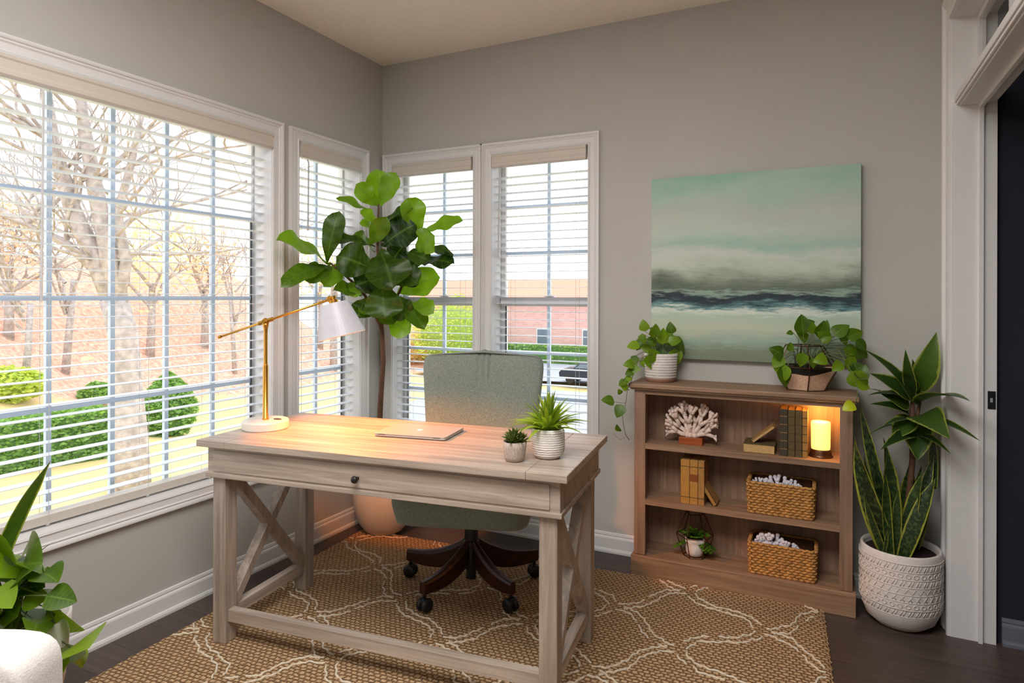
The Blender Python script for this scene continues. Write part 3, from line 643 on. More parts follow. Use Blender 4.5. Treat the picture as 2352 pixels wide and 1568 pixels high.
# ---------------------------------------------------------------- desk lamp
LB = V((.400, -1.274, .760)); lamp = thing('desk_lamp', 'brass desk lamp with white cone shade and round white marble base', 'lamp', LB)
m = MB().lathe([(.0005, 0), (.086, 0), (.0885, .003), (.0885, .028), (.086, .033), (.082, .035), (.0005, .035)], (0, 0, 0), 56); m.build('base', 'marble', lamp, world=False, smooth=False, bevel=.001)
sw = MB(); sw.lathe([(.012, .0352), (.012, .0368), (.010, .0372)], (0, 0, 0), 20, sx=1.6, sy=.9); sw.v = [p+V((.042, .022, 0)) for p in sw.v]; sw.build('switch', 'copper', lamp, world=False)
PT = at(607, 738, 2.572)-LB  # pivot
pb = PT.z
m = MB().lathe([(.013, .035), (.013, .04), (.0105, .042), (.0105, .245), (.0085, .252), (.0075, .256), (.0075, pb-.045), (.0085, pb-.03), (.0115, pb-.018), (.013, pb-.010)], (0, 0, 0), 20); m.build('pole', 'brass', lamp, world=False, smooth=True)
A0 = at(503, 776, 2.60)-LB; A1 = at(757, 689, 2.55)-LB
ad = (A1-A0).normalized()
m = MB(); m.tube([A0, A1], .0048, 12); m.tube([A0-ad*.002, A0+ad*.008], .0062, 12); m.build('arm', 'brass', lamp, world=False, smooth=True)
pc = A0+ad*((PT-A0).dot(ad)); m = MB(); m.ball(pc, .014, 16, 8); m.tube([pc-ad*.028, pc+ad*.032], .0085, 12); m.tube([pc+V((0, 0, -.022)), pc], .0095, 12); m.tube([pc-FW*.02, pc-FW*.008], .007, 12); m.build('pivot_joint', 'brass', lamp, world=False, smooth=False)
# shade axis
T0 = at(767, 697, 2.55)-LB; T1 = at(786, 772, 2.549)-LB; sa = (T1-T0).normalized(); sx_, sy_ = frame(sa)
def ring(c, r, n=48): return [c+(sx_*math.cos(2*PI*k/n)+sy_*math.sin(2*PI*k/n))*r for k in range(n)]
def rings(lst, cap0=False, cap1=False, n=48):
    m = MB(); vs = [p for c, r in lst for p in ring(c, r, n)]
    fs = [(i*n+k, i*n+(k+1) % n, (i+1)*n+(k+1) % n, (i+1)*n+k) for i in range(len(lst)-1) for k in range(n)]
    if cap0: fs.append(tuple(range(n-1, -1, -1)))
    if cap1: fs.append(tuple((len(lst)-1)*n+k for k in range(n)))
    return m.add(vs, fs)
shade = rings([(T0, .012), (T0+sa*.001, .055), (T0+sa*.003, .057), (T1, .094)]).build('lamp_shade', 'shade', lamp, world=False, smooth=False)
rings([(T0+sa*.002, .012), (T0+sa*.004, .054), (T1-sa*.0005, .0925), (T1, .094)]).build('shade_lining', 'shade_in', shade, world=False, smooth=False)
rings([(T0-sa*.030, .006), (T0-sa*.028, .014), (T0-sa*.018, .014), (T0-sa*.017, .011), (T0-sa*.014, .011), (T0-sa*.013, .018), (T0-sa*.001, .018), (T0+sa*.02, .016)], True, True).build('socket', 'brass', lamp, world=False, smooth=False)
m = MB(); kc = A1; m.ball(kc+V((0, 0, .002)), .013, 14, 8); m.tube([kc, T0-sa*.02], .008, 10); m.tube([kc-FW*.016, kc+FW*.016], .008, 10); m.build('shade_knuckle', 'brass', lamp, world=False)
bc = T0+sa*.060
rings([(T0+sa*.02, .012), (T0+sa*.035, .013), (T0+sa*.05, .020), (bc, .022), (T0+sa*.072, .016), (T0+sa*.078, .004)], False, True, 20).build('bulb', 'bulb', lamp, world=False, smooth=True)
pl = bpy.data.lights.new('desk_lamp_light', 'SPOT'); pl.energy = 29; pl.color = (1, .28, .04); pl.shadow_soft_size = .03; pl.spot_size = math.radians(118); pl.spot_blend = .45
po = bpy.data.objects.new('desk_lamp_light', pl); po.location = T0+sa*.095+LB; po.rotation_euler = (-sa).to_track_quat('Z', 'Y').to_euler(); sc.collection.objects.link(po)

# ---------------------------------------------------------------- plant helpers
fid = lambda t: max(.0, (math.sin(PI*min(1, t**1.25))**.55)*(.32+.76*t**.9)) if 0 < t < 1 else 0.02
lance = lambda t: max(.02, math.sin(PI*t**.7)**.9) if 0 < t < 1 else .02
sword = lambda t: (.55+.45*math.sin(PI*min(1, t*.9+.1)))*(1 if t < .7 else max(0.02, 1-((t-.7)/.3)**1.8))
heart = lambda t: (.0 if t <= 0 else (1.05*math.sin(PI*min(1, t**.62))**.75 if t < 1 else .01))
ovalp = lambda t: math.sin(PI*t**.85)**.6 if 0 < t < 1 else .05
def pot_lathe(m, prof, c, n=56, **k): return m.lathe(prof, c, n, **k)
def rdir(rng, up=.3):
    a = rng.random()*2*PI; return V((math.cos(a), math.sin(a), up)).normalized()

# ---------------------------------------------------------------- fiddle leaf fig
rng = random.Random(11); random.seed(11)
fg = thing('fiddle_leaf_fig', 'tall fiddle leaf fig in a rounded cream planter in the window corner', 'plant', (.235, -.285, .0125))
fz = .0
m = MB(); pot_lathe(m, [(.075, 0), (.10, .006), (.135, .05), (.162, .13), (.170, .21), (.165, .30), (.150, .38), (.138, .415), (.132, .418), (.128, .410), (.138, .37), (.150, .30)], (0, 0, 0)); m.build('planter', 'potpeach', fg, world=False, smooth=True)
MB().lathe([(.001, .372), (.136, .368)], (0, 0, 0), 32).build('soil', 'soil', fg, world=False)
def dlim(u, d):
    l1 = 2.26/(.437+.8995*(1176-u)/FPX); l2 = 3.00/(.8995+.437*(u-1176)/FPX); return min(d, l1, l2)
m = MB(); B0 = V((.235, -.285, .37))
tk = [B0, at(873, 960, 3.5), at(876, 900, 3.5), at(881, 830, 3.48), at(877, 755, 3.46)]
m.tube(tk, [.016, .0155, .0145, .013, .0125], 12)
for path, r0 in (([(877, 757), (868, 735), (848, 695), (828, 664), (793, 634), (757, 604)], .0115), ([(877, 757), (876, 715), (871, 640), (867, 570), (868, 510), (869, 470)], .0115), ([(876, 750), (893, 715), (918, 670), (948, 605), (970, 532)], .009)):
    m.tube([at(u, v, dlim(u, 3.46-.03*i)) for i, (u, v) in enumerate(path)], [r0*(1-.6*i/(len(path)-1)) for i in range(len(path))], 10)
m.build('trunk', 'stem', fg, smooth=True)
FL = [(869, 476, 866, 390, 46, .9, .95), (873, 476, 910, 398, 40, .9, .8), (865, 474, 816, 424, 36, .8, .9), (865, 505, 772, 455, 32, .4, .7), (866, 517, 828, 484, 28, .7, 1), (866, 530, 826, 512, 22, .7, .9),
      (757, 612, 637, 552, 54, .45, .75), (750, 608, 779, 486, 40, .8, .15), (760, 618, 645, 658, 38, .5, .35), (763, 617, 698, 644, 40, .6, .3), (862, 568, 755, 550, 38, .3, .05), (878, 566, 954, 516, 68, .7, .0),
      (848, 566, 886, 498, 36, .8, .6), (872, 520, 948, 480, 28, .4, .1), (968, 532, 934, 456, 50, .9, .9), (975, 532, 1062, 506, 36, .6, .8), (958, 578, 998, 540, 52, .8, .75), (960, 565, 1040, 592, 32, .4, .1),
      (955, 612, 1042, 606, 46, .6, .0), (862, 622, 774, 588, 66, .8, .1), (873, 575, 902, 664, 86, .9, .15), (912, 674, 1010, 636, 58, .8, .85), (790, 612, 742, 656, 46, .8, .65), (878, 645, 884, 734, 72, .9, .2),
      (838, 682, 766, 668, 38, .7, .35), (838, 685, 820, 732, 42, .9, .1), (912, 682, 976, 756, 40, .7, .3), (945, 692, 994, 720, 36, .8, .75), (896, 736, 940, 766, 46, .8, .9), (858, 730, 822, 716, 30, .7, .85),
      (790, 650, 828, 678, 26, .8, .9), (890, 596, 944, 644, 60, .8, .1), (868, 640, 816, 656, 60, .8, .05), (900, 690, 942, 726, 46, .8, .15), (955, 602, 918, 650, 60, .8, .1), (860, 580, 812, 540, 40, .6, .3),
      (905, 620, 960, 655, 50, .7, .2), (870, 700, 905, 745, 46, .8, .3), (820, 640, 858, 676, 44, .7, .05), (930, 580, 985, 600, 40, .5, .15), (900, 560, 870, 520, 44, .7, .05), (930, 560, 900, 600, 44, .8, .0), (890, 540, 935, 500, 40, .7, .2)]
m = MB()
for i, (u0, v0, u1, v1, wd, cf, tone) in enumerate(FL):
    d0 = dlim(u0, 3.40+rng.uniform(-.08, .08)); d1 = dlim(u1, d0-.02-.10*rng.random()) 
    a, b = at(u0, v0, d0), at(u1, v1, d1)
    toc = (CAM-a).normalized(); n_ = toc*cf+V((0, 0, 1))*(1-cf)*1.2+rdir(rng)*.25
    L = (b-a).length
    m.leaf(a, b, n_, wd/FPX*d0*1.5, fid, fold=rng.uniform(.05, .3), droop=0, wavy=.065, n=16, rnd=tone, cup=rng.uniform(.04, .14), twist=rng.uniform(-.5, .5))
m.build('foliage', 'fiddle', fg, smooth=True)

# ---------------------------------------------------------------- desk pots
def small_pot(name, label, loc, prof, mat, cat='plant', lines=None):
    t = thing(name, label, cat, loc); m = MB(); pot_lathe(m, prof, (0, 0, 0)); p = m.build('pot', mat, t, world=False, smooth=True); return t, p
gp, gpot = small_pot('potted_spider_plant', 'bright green spiky plant in a white ribbed pot on the desk corner', (1.585, -1.205, .760),
               [(.028, 0), (.040, .002), (.050, .016), (.0545, .04), (.0545, .07), (.052, .092), (.0505, .096), (.048, .094), (.050, .075)], 'potw')
m = MB()
for k in range(11):
    z = .014+k*.0072; r = .0495+.0052*math.sin(min(1, k/4)*PI/2)-.0002*k; m.tube([V((math.cos(a*2*PI/48)*r, math.sin(a*2*PI/48)*r, z+.0006*math.sin(a*1.7+k))) for a in range(49)], .0024, 5, cap=False)
m.build('ribs', 'potw', gpot, world=False, smooth=True)
MB().lathe([(.001, .086), (.049, .084)], (0, 0, 0), 24).build('soil', 'soil', gp, world=False)
m = MB(); rng = random.Random(5)
for k in range(84):
    a = 2*PI*k*.382; el = .1+1.35*rng.random(); L = rng.uniform(.095, .15)
    d = V((math.cos(a)*math.cos(el), math.sin(a)*math.cos(el), math.sin(el))); b = V((math.cos(a)*.012, math.sin(a)*.012, .086)); up = V((-d.x*.4, -d.y*.4, 1))
    t_ = b+d*L+V((0, 0, -.03*math.cos(el)*(L/.1)))
    m.leaf(b, t_, up, rng.uniform(.013, .019), lance, fold=.45, cup=.12*math.cos(el)+.02, n=8, rnd=rng.random())
m.build('foliage', 'spider', gp, world=False, smooth=True)
sp_, spot_ = small_pot('potted_succulent', 'small succulent in a speckled brown-grey pot on the desk', (1.508, -1.295, .760),
               [(.022, 0), (.029, .002), (.034, .015), (.0375, .045), (.0385, .062), (.0365, .063), (.036, .05)], 'potgrey')
MB().lathe([(.001, .056), (.036, .054)], (0, 0, 0), 24).build('soil', 'soil', sp_, world=False)
m = MB()
for c, s_ in (((0, 0), 1), ((.02, .012), .7), ((-.02, .01), .72), ((.004, -.02), .7)):
    for k in range(26):
        a = 2*PI*k*.382; el = .15+1.25*(k/26); L = (.052-.012*(k/26))*s_; d = V((math.cos(a)*math.cos(el), math.sin(a)*math.cos(el), math.sin(el))); b = V((c[0], c[1], .058+.010*s_*(k/26)))
        m.leaf(b, b+d*L, V((-d.x, -d.y, .9)), .0115*s_, ovalp, fold=.5, n=5, rnd=rng.random())
m.build('foliage', 'succ', sp_, world=False, smooth=True)

# ---------------------------------------------------------------- painting
PTG = thing('wall_painting', 'square teal and grey abstract seascape canvas hanging above the bookcase', 'painting', (1.637, 0, .991))
MB().box((.0, -.034, 0), (.898, -.003, .865)).build('canvas', 'painting', PTG, world=False, bevel=.002)
for x in (.02, .85): MB().box((x, -.003, .02), (x+.03, 0, .845)).build('stretcher_bar', 'case_z', PTG, world=False)

# ---------------------------------------------------------------- bookcase
FY = -.218
bc_ = thing('bookcase', 'low taupe wooden bookcase with three open shelves against the back wall', 'bookcase', (2.05, 0, 0))
S1, S2, S3 = .613, .357, .098
BL, BR = 1.604, 2.500
m = MB(); m.box((1.582, FY-.03, .868), (2.522, -.001, .889)); m.box((1.590, FY-.022, .860), (2.514, -.001, .868)); m.build('top', 'case_x', bc_, bevel=.004)
for a, b in ((BL, BL+.02), (BR-.02, BR)): MB().box((a, FY+.012, 0), (b, -.024, .860)).build('side_panel', 'case_z', bc_, bevel=.001)
for a, b in ((BL, 1.656), (2.452, BR)): MB().box((a, FY, .10), (b, FY+.02, .860)).build('stile', 'case_z', bc_, bevel=.0015)
MB().box((1.656, FY, .838), (2.452, FY+.02, .860)).build('top_rail', 'case_x', bc_, bevel=.0015)
m = MB(); m.box((BL-.012, FY-.012, 0), (BR+.012, FY+.012, .098)); m.box((BL-.012, FY+.012, 0), (BL, -.024, .098)); m.box((BR, FY+.012, 0), (BR+.012, -.024, .098)); m.build('plinth', 'case_x', bc_, bevel=.003)
for z in (S1, S2): MB().box((BL+.02, FY+.001, z-.025), (BR-.02, -.026, z)).build('shelf', 'case_x', bc_, bevel=.001)
MB().box((BL+.02, FY+.012, S3-.02), (BR-.02, -.026, S3)).build('shelf', 'case_x', bc_)
m = MB(); k = 10; wv = (BR-BL-.004)/k
for q in range(k): m.box((BL+.002+q*wv+.0015, -.026, .02), (BL+.002+(q+1)*wv-.0015, -.023, .860))
m.box((BL+.002, -.0235, .02), (BR-.002, -.0225, .86)); m.build('back_panel', 'case_z', bc_)

def book(label, x0, x1, z0, h, y0=-.19, dp=.12, cov='mustard', lab=None, grp=None, flat=False, lean=0, bands=3):
    """upright book: spine faces the room; lean in radians about its foot"""
    wd = x1-x0; t = thing('book', label, 'book', (x0, y0, z0), group=grp)
    c = MB(); tt = .0018
    def TT(p):
        p = V(p)
        if lean: p = Matrix.Rotation(lean, 4, 'Y') @ p
        return p
    c.box((0, 0, 0), (wd, tt*1.5, h)); c.box((0, 0, 0), (tt, dp, h)); c.box((wd-tt, 0, 0), (wd, dp, h)); c.v = [TT(p) for p in c.v]; cv = c.build('cover', cov, t, world=False, bevel=.0008)
    p = MB().box((tt, tt*1.5, .002), (wd-tt, dp-.003, h-.002)); p.v = [TT(q) for q in p.v]; p.build('pages', 'paper', t, world=False)
    for k in range(bands):
        z = h*(.15+.7*k/max(1, bands-1)); bd = MB().box((.0005, -.0009, z-.0012), (wd-.0005, .0002, z+.0012)); bd.build('spine_band', 'darkb' if cov != 'darkb' else 'mustard2', cv, world=False)
    if lab: l = MB().box((.001, -.0012, h*.52), (wd-.001, .0, h*.68)); l.v = [TT(q) for q in l.v]; l.build('spine_label', lab, cv, world=False)
    return t
def bx(u, v, y): p = aty(u, v, y); return p.x
# top shelf books
xs = [bx(u, 1000, -.19) for u in (1791, 1810, 1827, 1843, 1856)]
zt = .19
for i, (cv, h, lb) in enumerate((('darkb', .198, 'dark mottled book on the top shelf, leftmost of the four upright'), ('oliveb', .196, 'olive brown book on the top shelf, second from the left of the four upright'),
                                 ('oliveb', .197, 'olive brown book on the top shelf, third from the left of the four upright'), ('mustard2', .195, 'ochre brown book on the top shelf, standing nearest the glowing lamp'))):
    book(lb, xs[i]+.0006, xs[i+1]-.0006, S1, h, cov=cv, grp='antique books on the top shelf', bands=5, y0=-.19+.002*i)
# flat book
fb = thing('book', 'thick book lying flat on the top shelf, pages facing out', 'book', (2.078, -.188, S1), group='antique books on the top shelf')
m = MB(); m.box((0, 0, 0), (.128, .13, .0018)); m.box((0, 0, .036), (.128, .13, .038)); m.box((0, .128, 0), (.128, .13, .038)); m.build('cover', 'oliveb', fb, world=False, bevel=.0006)
MB().box((.002, .002, .0018), (.126, .128, .036)).build('pages', 'paper', fb, world=False)
# thin book leaning on the flat one against the upright row
lb_ = thing('book', 'thin book leaning on the flat book and the upright row, top shelf', 'book', (2.118, -.165, S1+.0385), group='antique books on the top shelf')
m = MB(); th_ = math.radians(40); d = V((math.cos(th_), 0, math.sin(th_))); nn = V((-math.sin(th_), 0, math.cos(th_)))
def obox(m, o, a, b, c, la, lb2, lc):
    vs = [V(o)+a*(la*i)+b*(lb2*j)+c*(lc*k) for k in (0, 1) for j in (0, 1) for i in (0, 1)]
    m.add(vs, [(0, 2, 3, 1), (4, 5, 7, 6), (0, 1, 5, 4), (2, 6, 7, 3), (0, 4, 6, 2), (1, 3, 7, 5)]); return m
Yv = V((0, 1, 0))
obox(m, (0, 0, 0), d, Yv, nn, .112, .10, .0018); obox(m, nn*.011, d, Yv, nn, .112, .10, .0018); m.build('cover', 'mustard2', lb_, world=False)
obox(MB(), nn*.0018+d*.001+Yv*.002, d, Yv, nn, .110, .096, .0092).build('pages', 'paper', lb_, world=False)
# middle shelf books
xs = [bx(u, 1100, -.195) for u in (1564, 1585, 1604, 1619)]
for i, (cv, h, lb, l2) in enumerate((('mustard', .196, 'mustard book on the middle shelf, leftmost of the three upright', None), ('mustard', .196, 'mustard book with rust red spine label on the middle shelf', 'redlabel'), ('mustard2', .197, 'ochre upright book on the middle shelf, next to the tilted one', None))):
    book(lb, xs[i]+.0005, xs[i+1]-.0005, S2, h, y0=-.195, cov=cv, lab=l2, grp='antique books on the middle shelf', bands=2)
lk = thing('book', 'worn tan book tilted against the upright books on the middle shelf', 'book', (1.968, -.185, S2), group='antique books on the middle shelf')
th_ = math.radians(123); d = V((math.cos(th_), 0, math.sin(th_))); nn = V((math.sin(th_), 0, -math.cos(th_)))
m = MB(); obox(m, (0, 0, .0), d, Yv, nn*-1, .128, .09, .0018); obox(m, nn*-.016, d, Yv, nn*-1, .128, .09, .0018); obox(m, nn*-.0178, d, Yv, nn, .128, .002, .0178); zmin = min(p.z for p in m.v); m.v = [p-V((0, 0, zmin)) for p in m.v]; m.build('cover', 'mustard2', lk, world=False)
m = obox(MB(), nn*-.016+Yv*.002+d*.001, d, Yv, nn, .126, .086, .0142); m.v = [p-V((0, 0, zmin)) for p in m.v]; m.build('pages', 'paper', lk, world=False)

# coral sculpture
def coral(m, rng, base, d, L, r, depth, flat=.4):
    end = base+d*L; mid = base+d*(L*.5)+V((rng.uniform(-1, 1), rng.uniform(-1, 1)*flat, rng.uniform(-1, 1)))*L*.08
    m.tube([base, mid, end], [r, r*.95, r*.85], 7)
    for _ in range(2): q = rng.random(); m.ball(base+d*(L*q)+V((rng.uniform(-1, 1), rng.uniform(-1, 1), rng.uniform(-1, 1)))*r*.6, r*rng.uniform(.6, .85), 6, 4)
    if depth <= 0: m.ball(end, r*1.15, 7, 5); return
    for s_ in ((-1, 1) if rng.random() < .75 else (-1, 0, 1)):
        a = s_*rng.uniform(.3, .62); ax = V((0, 1, 0)); nd = Matrix.Rotation(a, 3, ax) @ d; nd = (nd+V((0, rng.uniform(-.5, .5)*flat, .08))).normalized()
        coral(m, rng, end, nd, L*rng.uniform(.72, .92), r*.86, depth-1, flat)
cs = thing('coral_sculpture', 'pale branching coral on a small reddish wooden block on the top shelf', 'sculpture', (1.848, -.125, S1))
MB().box((-.052, -.035, 0), (.052, .035, .032)).build('block', 'cherry', cs, world=False, bevel=.001)
m = MB(); rng = random.Random(4)
for a in (-1.25, -.85, -.42, -.1, .22, .55, .95, 1.3):
    d = V((math.sin(a), rng.uniform(-.25, .25), math.cos(a)*.95)).normalized(); coral(m, rng, V((.018*a, rng.uniform(-.012, .012), .040)), d, .062 if abs(a) < 1 else .052, .0118, 2)
for x in (-.022, -.005, .018): m.ball(V((x, -.008, .040)), .015, 10, 6)
cy = MB(); cy.v = m.v; m.v = [V((max(-.115, min(.115, p.x*.86)), max(-.06, min(.06, p.y)), min(.218, .032+(p.z-.032)*.92))) for p in m.v]
m.build('coral', 'coral', cs, world=False, smooth=True)

# glowing lantern lamp
gl = thing('lantern_lamp', 'small lantern lamp with glowing frosted glass cylinder on the top shelf', 'lamp', (2.382, -.125, S1))
MB().lathe([(.047, 0), (.048, .003), (.044, .010), (.040, .026), (.038, .032), (.002, .032)], (0, 0, 0), 36).build('base', 'copper', gl, world=False, smooth=False, bevel=.001)
MB().lathe([(.036, .032), (.037, .04), (.038, .14), (.036, .147), (.025, .149), (.001, .149)], (0, 0, 0), 36).build('glass_shade', 'glow', gl, world=False, smooth=True)
l2 = bpy.data.lights.new('lantern_light', 'POINT'); l2.energy = 2.0; l2.color = (1, .50, .12); l2.shadow_soft_size = .04
lo = bpy.data.objects.new('lantern_light', l2); lo.location = (2.382, -.155, S1+.19); sc.collection.objects.link(lo)

# baskets
def basket(label, x0, x1, z0, h=.132, y0=-.205, y1=-.045, rz=0):
    cx, cy = (x0+x1)/2, (y0+y1)/2; t = thing('woven_basket', label, 'basket', (cx, cy, z0), group='woven baskets in the bookcase')
    hw, hd = (x1-x0)/2, (y1-y0)/2; n = 96; m = MB(); rows = 12
    def rp(s_, r, off=0):
        # rounded rectangle perimeter
        P = [(-hw+r, -hd), (hw-r, -hd), (hw, -hd+r), (hw, hd-r), (hw-r, hd), (-hw+r, hd), (-hw, hd-r), (-hw, -hd+r)]
        L = []; tot = 0
        segs = []
        for i in range(8):
            a, b = V(P[i]+(0,)), V(P[(i+1) % 8]+(0,)); l = (b-a).length; segs.append((a, b, l)); tot += l
        d = s_*tot
        for a, b, l in segs:
            if d <= l: p = a+(b-a)*(d/l); tg = (b-a).normalized(); return p+V((tg.y, -tg.x, 0))*off
            d -= l
        return V(P[0]+(0,))
    per = 34
    for k in range(rows):
        z = .006+(h-.012)*k/(rows-1); tp = 1-.03*(1-k/(rows-1))
        pts = []
        for q in range(n*2+1):
            s_ = (q/(n*2)) % 1; p = rp(s_, .012, .0035*math.sin(s_*2*PI*per+PI*(k % 2))-.004); zc = z+.0012*math.cos(s_*2*PI*per)+rng.uniform(-.0005, .0005)
            pts.append(V((p.x*tp, p.y*tp, zc)))
        m.tube(pts, .0062, 6, cap=False)
    m.build('woven_wall', 'basket', t, world=False, smooth=True)
    m = MB(); w_ = hw-.017; d_ = hd-.017; m.add([(-w_, -d_, .004), (w_, -d_, .004), (w_, d_, .004), (-w_, d_, .004), (-w_, -d_, h-.004), (w_, -d_, h-.004), (w_, d_, h-.004), (-w_, d_, h-.004)], [(0, 1, 2, 3), (0, 4, 5, 1), (1, 5, 6, 2), (2, 6, 7, 3), (3, 7, 4, 0)]); m.build('lining', 'basket_in', t, world=False)
    return t, cx, cy
rng = random.Random(8)
b1 = basket('woven seagrass basket on the middle shelf holding white coral', 2.095, 2.362, S2, .138)
b2 = basket('woven seagrass basket on the bottom shelf holding white coral', 2.100, 2.370, S3, .136)
def coral_piece(label, loc, seed, s_=1, tilt=0):
    rng = random.Random(seed); m = MB()
    for a in (-1.3, -.7, -.1, .6, 1.2): coral(m, rng, V((.006*a, 0, .012)), V((math.sin(a+tilt), rng.uniform(-.3, .3), math.cos(a+tilt)*.7+.15)).normalized(), .024*s_, .0072*s_, 1, .6)
    zm = min(p.z for p in m.v); m.v = [p-V((0, 0, zm)) for p in m.v]
    o = m.build('coral_piece', 'coralw', None, world=False, smooth=True); o.location = loc; return tag(o, label, 'coral', group='coral pieces in the baskets')
for (L, dx, dz, sd, s_, tl) in (('white coral piece at the left in the middle shelf basket', -.085, .094, 1, .85, .2), ('tallest white coral piece in the middle of the middle shelf basket', -.012, .092, 2, 1.25, 0), ('white coral piece at the right in the middle shelf basket', .045, .084, 3, 1.05, .5)):
    coral_piece(L, (b1[1]+dx, b1[2]-.02, S2+dz), sd, s_, tl)
for (L, dx, dz, sd, s_, tl) in (('white coral piece at the left in the bottom shelf basket', -.08, .09, 4, .95, -.2), ('tall white coral piece standing in the bottom shelf basket', -.045, .098, 5, 1.3, 0), ('white coral piece at the right in the bottom shelf basket', .012, .086, 6, 1.1, .3)):
    coral_piece(L, (b2[1]+dx, b2[2]-.02, S3+dz), sd, s_, tl)
for bb, zz, w_ in ((b1, S2, 'middle'), (b2, S3, 'bottom')):
    m = MB(); r2 = random.Random(9 if w_ == 'middle' else 10)
    for _ in range(50): m.ball(V((r2.uniform(-.095, .06), r2.uniform(-.045, .045), .02+r2.uniform(0, .055))), r2.uniform(.012, .018), 7, 5)
    o = m.build('coral_rubble', 'coralw', None, world=False, smooth=True); o.location = (bb[1], bb[2], zz); tag(o, 'white coral bits filling the basket on the %s shelf' % w_, 'coral', kind='stuff')

# faceted glass terrarium with potted fern on the bottom shelf
tr_ = thing('geometric_terrarium', 'faceted copper-edged glass terrarium on the bottom shelf', 'terrarium', (1.862, -.118, S3))
def poly_ring(r, z, n=6, a0=0): return [V((r*math.cos(a0+2*PI*k/n), r*math.sin(a0+2*PI*k/n), z)) for k in range(n)]
R0, R1, R2 = poly_ring(.052, .004, 6, .26), poly_ring(.082, .098, 6, .26), poly_ring(.040, .198, 6, .26)
E_ = MB(); 
for k in range(6):
    k2 = (k+1) % 6
    for a, b in ((R0[k], R0[k2]), (R1[k], R1[k2]), (R2[k], R2[k2]), (R0[k], R1[k]), (R1[k], R2[k])): E_.tube([a, b], .0022, 6)
E_.build('metal_edges', 'copper', tr_, world=False)
G_ = MB(); 
for k in range(6):
    k2 = (k+1) % 6; G_.add([R0[k], R0[k2], R1[k2], R1[k]], [(0, 1, 2, 3)])
    if k != 4: G_.add([R1[k], R1[k2], R2[k2], R2[k]], [(0, 1, 2, 3)])
G_.add(R0, [tuple(range(6))]); G_.build('glass_panels', 'glass', tr_, world=False)
fp, fpp = small_pot('potted_fern', 'small fern in a white cup inside the glass terrarium', (1.862, -.120, S3+.0065), [(.030, 0), (.036, .003), (.041, .02), (.043, .078), (.041, .079), (.039, .062)], 'potw')
MB().lathe([(.001, .070), (.039, .068)], (0, 0, 0), 20).build('soil', 'soil', fp, world=False)
m = MB(); rng = random.Random(21)
for k in range(20):
    a = 2*PI*k*.382; el = rng.uniform(.1, 1.3); L = rng.uniform(.06, .10); d = V((math.cos(a)*math.cos(el), math.sin(a)*math.cos(el)*.8, math.sin(el)*.9)); b = V((0, 0, .070)); 
    if el < .35: d.z = -.1
    for q in range(7):
        t = (q+1)/7; p = b+d*(L*t)+V((0, 0, -.02*t*t)); sd = d.cross(V((0, 0, 1))).normalized()
        for s_ in (-1, 1): m.leaf(p, p+sd*s_*.018+d*.012+V((0, 0, -.003)), V((0, 0, 1)), .018, ovalp, fold=.2, n=3, rnd=rng.random())
m.build('foliage', 'fern', fp, world=False, smooth=True)

# ---------------------------------------------------------------- pothos helpers
def pothos_leaf(m, rng, p, d, size, n_=None, rnd=None):
    """heart leaf hanging from p in direction d"""
    n_ = n_ or (CAM-p).normalized()+rdir(rng, .5)*.7
    m.leaf(p, p+d.normalized()*size, n_, size*.82, heart, fold=rng.uniform(.05, .35), n=7, rnd=rng.random() if rnd is None else rnd, cup=rng.uniform(-.02, .12), twist=rng.uniform(-.4, .4))
# white ribbed pot with trailing pothos, left end of bookcase top
TZ = .889
pp, ppot = small_pot('trailing_pothos', 'green pothos in a white ribbed pot trailing over the left end of the bookcase', (1.700, -.105, TZ), [(.060, 0), (.066, .004), (.067, .016), (.070, .018), (.0775, .132), (.0745, .133), (.072, .11)], 'potw')
MB().lathe([(.0615, -.0003), (.0672, .004), (.0690, .016), (.0685, .018)], (0, 0, 0), 48, cap0=False, cap1=False).build('terracotta_foot', 'terra', ppot, world=False, smooth=True)
m = MB()
for k in range(9):
    z = .024+k*.0122; r = .0705+.0071*(z-.018)/.114; m.tube([V((math.cos(a*2*PI/64)*r, math.sin(a*2*PI/64)*r, z)) for a in range(65)], .0022, 5, cap=False)
m.build('ribs', 'potw', ppot, world=False, smooth=True)
MB().lathe([(.001, .118), (.072, .116)], (0, 0, 0), 24).build('soil', 'soil', pp, world=False)
rng = random.Random(31); random.seed(31)
fo = MB(); vi = MB()
DP = 3.05
def P(u, v, d=DP): return at(u, v, d)
crown = [(1505, 800, -.3, -1, .07), (1482, 760, -.2, 1, .055), (1470, 790, -1, -.2, .06), (1462, 815, -.3, -1, .06), (1500, 775, .2, 1, .065), (1520, 790, .1, 1, .075), (1530, 760, .3, -1, .07), (1545, 775, .5, -.6, .085), (1548, 800, .2, -1, .075), (1515, 768, -.6, .4, .055), (1490, 812, .3, -1, .075), (1480, 780, -.6, -.8, .06), (1500, 830, .4, -1, .05), (1535, 785, 1, .2, .06), (1510, 785, -.9, .1, .06), (1460, 835, -.5, -.8, .05), (1470, 830, .6, -.5, .045), (1525, 800, -.3, -.9, .06), (1545, 765, -.2, .9, .055), (1475, 765, .3, -1, .05), (1497, 800, -1, .1, .05)]
for (u, v, dx, dz, s_) in crown:
    p = P(u, v, DP+rng.uniform(-.07, .05)); pothos_leaf(fo, rng, p, RT*dx+V((0, 0, dz)), s_*1.05)
    c0 = V((1.700, -.105, TZ+.118)); vi.tube([c0, (c0+p)/2+V((0, 0, .03)), p], .0014, 5)
